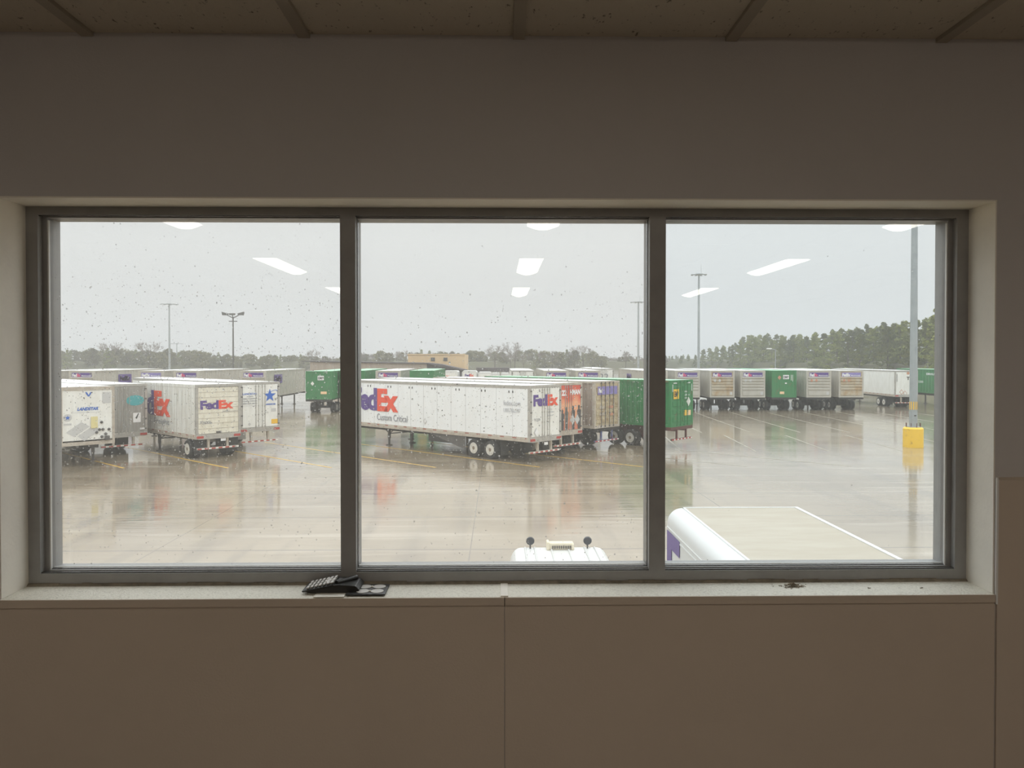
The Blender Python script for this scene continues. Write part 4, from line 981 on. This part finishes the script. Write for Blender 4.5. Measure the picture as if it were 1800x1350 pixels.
for i in range(9):
    X = 11.5 + 3.7*i; s_ = MB(); z = .004
    s_.add([(X-.07, 57, z), (X+.07, 57, z), (X+.07+1.2, 78, z), (X-.07+1.2, 78, z)], [(0,1,2,3)])
    tag(s_.build('bay_line', 'stripe_pale'), 'worn pale bay line running up to the far row on the right', 'painted line', 'worn lines before the far row')
for i in range(5):
    X = 11.0 + 4.4*i; s_ = MB()
    s_.add([(X-.06, 45.5, .004), (X+.06, 45.5, .004), (X+.06+.9, 55, .004), (X-.06+.9, 55, .004)], [(0,1,2,3)])
    tag(s_.build('bay_line', 'stripe_pale'), 'short worn pale line in the middle of the lot on the right', 'painted line', 'worn lines in the open lot')

# ================================================================== TREES
def tufts(mb, c, r, n, s, rnd, flat=.7):
    for _ in range(n):
        d = Vector((rnd.gauss(0,1), rnd.gauss(0,1), rnd.gauss(0,1))).normalized() * (rnd.random() ** .4)
        p = Vector(c) + Vector((d.x*r, d.y*r, d.z*r*flat)); a = Vector((rnd.gauss(0,1), rnd.gauss(0,1), rnd.gauss(0,1))).normalized(); b = a.orthogonal().normalized()
        q = s*rnd.uniform(.6, 1.4); mb.add([p - a*q*.5 - b*q*.3, p + a*q*.5, p - a*q*.2 + b*q*.5, p + a*q*.15 - b*q*.45], [(0,3,1,2)])
def pine_tree(seed, H=16):
    rnd = random.Random(seed); root = empty('pine_tree', (0,0,0))
    MB().tube((0,0,0), (rnd.uniform(-.4,.4), rnd.uniform(-.4,.4), H*.93), .26, .06, 7).build('trunk', 'bark', root)
    cr = MB()
    for i in range(70):
        t = rnd.random() ** .95; z = H*(.12 + .86*t); rad = (1-t)**.85*H*.27 + .4; a = rnd.uniform(0, 2*PI); rr = rad*rnd.uniform(.05, 1)
        tufts(cr, (math.cos(a)*rr, math.sin(a)*rr, z), rnd.uniform(.6, 1.3)*(1.1-.5*t), 40, .50, rnd, .55)
    tufts(cr, (0, 0, H*.97), .7, 40, .5, rnd, 1.0)
    cr.build('crown', 'pine', root, fix=False); return root
def round_tree(seed, H=11):
    rnd = random.Random(seed); root = empty('round_tree', (0,0,0))
    MB().tube((0,0,0), (0,0,H*.7), .24, .08, 7).build('trunk', 'bark', root); cr = MB()
    for i in range(40):
        t = rnd.uniform(0, 1); z = H*(.10+.83*t); rad = math.sin(PI*(.2+.7*t))*H*.34; a = rnd.uniform(0, 2*PI); rr = rad*math.sqrt(rnd.random())
        tufts(cr, (math.cos(a)*rr, math.sin(a)*rr, z), H*.12, 56, .55, rnd, .8)
    cr.build('crown', 'broad', root, fix=False); return root
def bare_tree(seed, H=12):
    rnd = random.Random(seed); root = empty('bare_tree', (0,0,0)); tk = MB(); tw = MB()
    tk.tube((0,0,0), (0,0,H*.38), .25, .17, 7)
    def br(p, d, l, r, dep):
        q = p + d*l; (tk if dep < 1 else tw).tube(p, q, r, r*.6, 5 if dep < 2 else 3, cap=False)
        if dep >= 4: return
        for _ in range(3 if dep < 3 else 4):
            nd = (d + Vector((rnd.gauss(0,.42), rnd.gauss(0,.42), rnd.uniform(-.1,.35)))).normalized(); br(p + d*l*rnd.uniform(.6,1), nd, l*rnd.uniform(.62,.85), max(.03, r*.58), dep+1)
    for _ in range(4): br(Vector((0,0,H*rnd.uniform(.28,.38))), Vector((rnd.gauss(0,.5), rnd.gauss(0,.5), 1)).normalized(), H*.24, .12, 0)
    tk.build('trunk', 'bark', root, fix=False); tw.build('twigs', 'twig', root, fix=False); return root
protos = {'pine': [pine_tree(s) for s in (1, 2, 3, 4)], 'round': [round_tree(s) for s in (11, 12, 13)], 'bare': [bare_tree(s) for s in (21, 22, 23)]}
base_h = {'pine': 16.0, 'round': 11.0, 'bare': 12.0}
used = set(); rt = random.Random(9)
def plant(kind, u, D, H, lb, grp):
    p = rt.choice(protos[kind])
    if p.name not in used: used.add(p.name); o = p
    else: o = copy_tree(p)
    s = H/base_h[kind]; o.location = (gx(u, D), D, -0.02); o.rotation_euler = (0, 0, rt.uniform(0, 2*PI))
    o.scale = (s*rt.uniform(.95, 1.25), s*rt.uniform(.95, 1.25), s)
    tag(o, lb, 'tree', grp)
def interp(tbl, u):
    for (a, va), (b, vb) in zip(tbl, tbl[1:]):
        if a <= u <= b: return va + (vb-va)*(u-a)/(b-a)
    return tbl[-1][1] if u > tbl[-1][0] else tbl[0][1]
# skyline heights (as elevation of the tops) along the left and centre
sky = [(80, 16), (140, 14), (260, 14), (320, 13), (400, 5), (520, 4), (600, -1), (640, 10), (720, 12), (820, 12), (880, 13), (1040, 12), (1060, 2), (1170, 0)]
bank = MB()
def ridge_bank(us, Dn, zt_, dep):
    mb = MB(); vs = []; n = len(us)
    for u_, d_ in zip(us, Dn): vs += [(gx(u_, d_), d_, 0), (gx(u_, d_)*1.02, d_*1.02+4, zt_*.8), (gx(u_, d_)*1.1, d_*1.1+dep, zt_), (gx(u_, d_)*1.6, d_*1.6+dep, zt_)]
    mb.add(vs, [(i*4+j, i*4+j+1, (i+1)*4+j+1, (i+1)*4+j) for i in range(n-1) for j in range(3)]); return mb
struct(ridge_bank([-100, 60, 300, 600, 900, 1160], [345]*6, 4.4, 40).build('trim_90', 'litter')).name = 'wood_bank'
struct(ridge_bank([1150, 1240, 1320, 1450, 1560, 1680, 1850], [400, 365, 295, 235, 185, 150, 120], 4.6, 30).build('trim_91', 'litter')).name = 'wood_bank'
u = 84
while u < 1175:
    D = rt.uniform(340, 400); top = interp(sky, u); H = EYE + (top + rt.uniform(-4, 3))/FPX*D
    if u < 560: kd = 'round' if rt.random() < .75 else 'pine'
    elif u < 1040: kd = rt.choice(('round', 'bare', 'bare', 'round', 'pine'))
    else: kd = rt.choice(('round', 'bare', 'round'))
    pane = 'left' if u < 610 else 'middle'
    plant(kd, u, D, max(6.2, H), {'round': 'dense olive tree in the hazy wood behind the trailers, %s pane' % pane, 'pine': 'dark pointed evergreen in the hazy wood, %s pane' % pane, 'bare': 'leafless grey-brown tree in the hazy wood, %s pane' % pane}[kd], 'distant %s trees, %s pane' % ({'round': 'olive', 'pine': 'evergreen', 'bare': 'leafless'}[kd], pane))
    if top > 6 or kd != 'bare': pass
    u += rt.uniform(5.5, 8.5)
for u_, H_ in ((195, 15), (262, 15.5), (548, 11), (870, 13.5), (905, 13.5), (1025, 13.5), (1100, 10)):
    plant('bare', u_, 345, H_*.93, 'leafless grey-brown tree rising above the hazy wood, %s pane' % ('left' if u_ < 610 else 'middle'), 'tall leafless trees, %s pane' % ('left' if u_ < 610 else 'middle'))
# the pine wood on the right comes nearer and climbs towards the window's edge
def Dr(u): return interp([(1165, 420), (1240, 370), (1320, 300), (1450, 240), (1560, 190), (1680, 150)], u)
ridge = [(1165, 0), (1215, 5), (1240, 13), (1290, 25), (1318, 40), (1380, 38), (1440, 43), (1500, 52), (1560, 62), (1620, 70), (1680, 84)]
for row, (dd, hs, st) in enumerate(((1.22, 1.0, 10), (1.10, .95, 11), (1.0, .84, 13))):
    u = 1160 + row*5
    while u < 1700:
        D = Dr(u)*dd*rt.uniform(.97, 1.03); top = interp(ridge, u); H = EYE + top*hs/FPX*D + rt.uniform(-1.3, 1.0)
        plant('pine', u, D, max(6.5, H), 'green pine in the wood that climbs towards the right of the window', 'pines of the right-hand wood')
        u += st*rt.uniform(.75, 1.2)*(1 + (u-1160)/500*.9)
plant('pine', 1648, 150, 15.4, 'lone taller pine at the right edge of the window', None)

# ================================================================== HAZE
hz = MB().box(-880, 880, 2.75, 1150, 0.001, 45).build('rain_haze', 'ground')
hm = bpy.data.materials.new('rain_haze'); hm.use_nodes = True; hn = hm.node_tree; hn.nodes.clear()
ho = hn.nodes.new('ShaderNodeOutputMaterial'); vs_ = hn.nodes.new('ShaderNodeVolumeScatter'); vs_.inputs['Density'].default_value = 0.0010; vs_.inputs['Color'].default_value = (0.96, 0.95, 0.91, 1)
vs_.inputs['Anisotropy'].default_value = 0.0
hn.links.new(vs_.outputs[0], ho.inputs['Volume']); hz.data.materials.clear(); hz.data.materials.append(hm)
tag(hz, 'grey rain haze hanging over the whole lot', 'haze', kind='stuff')
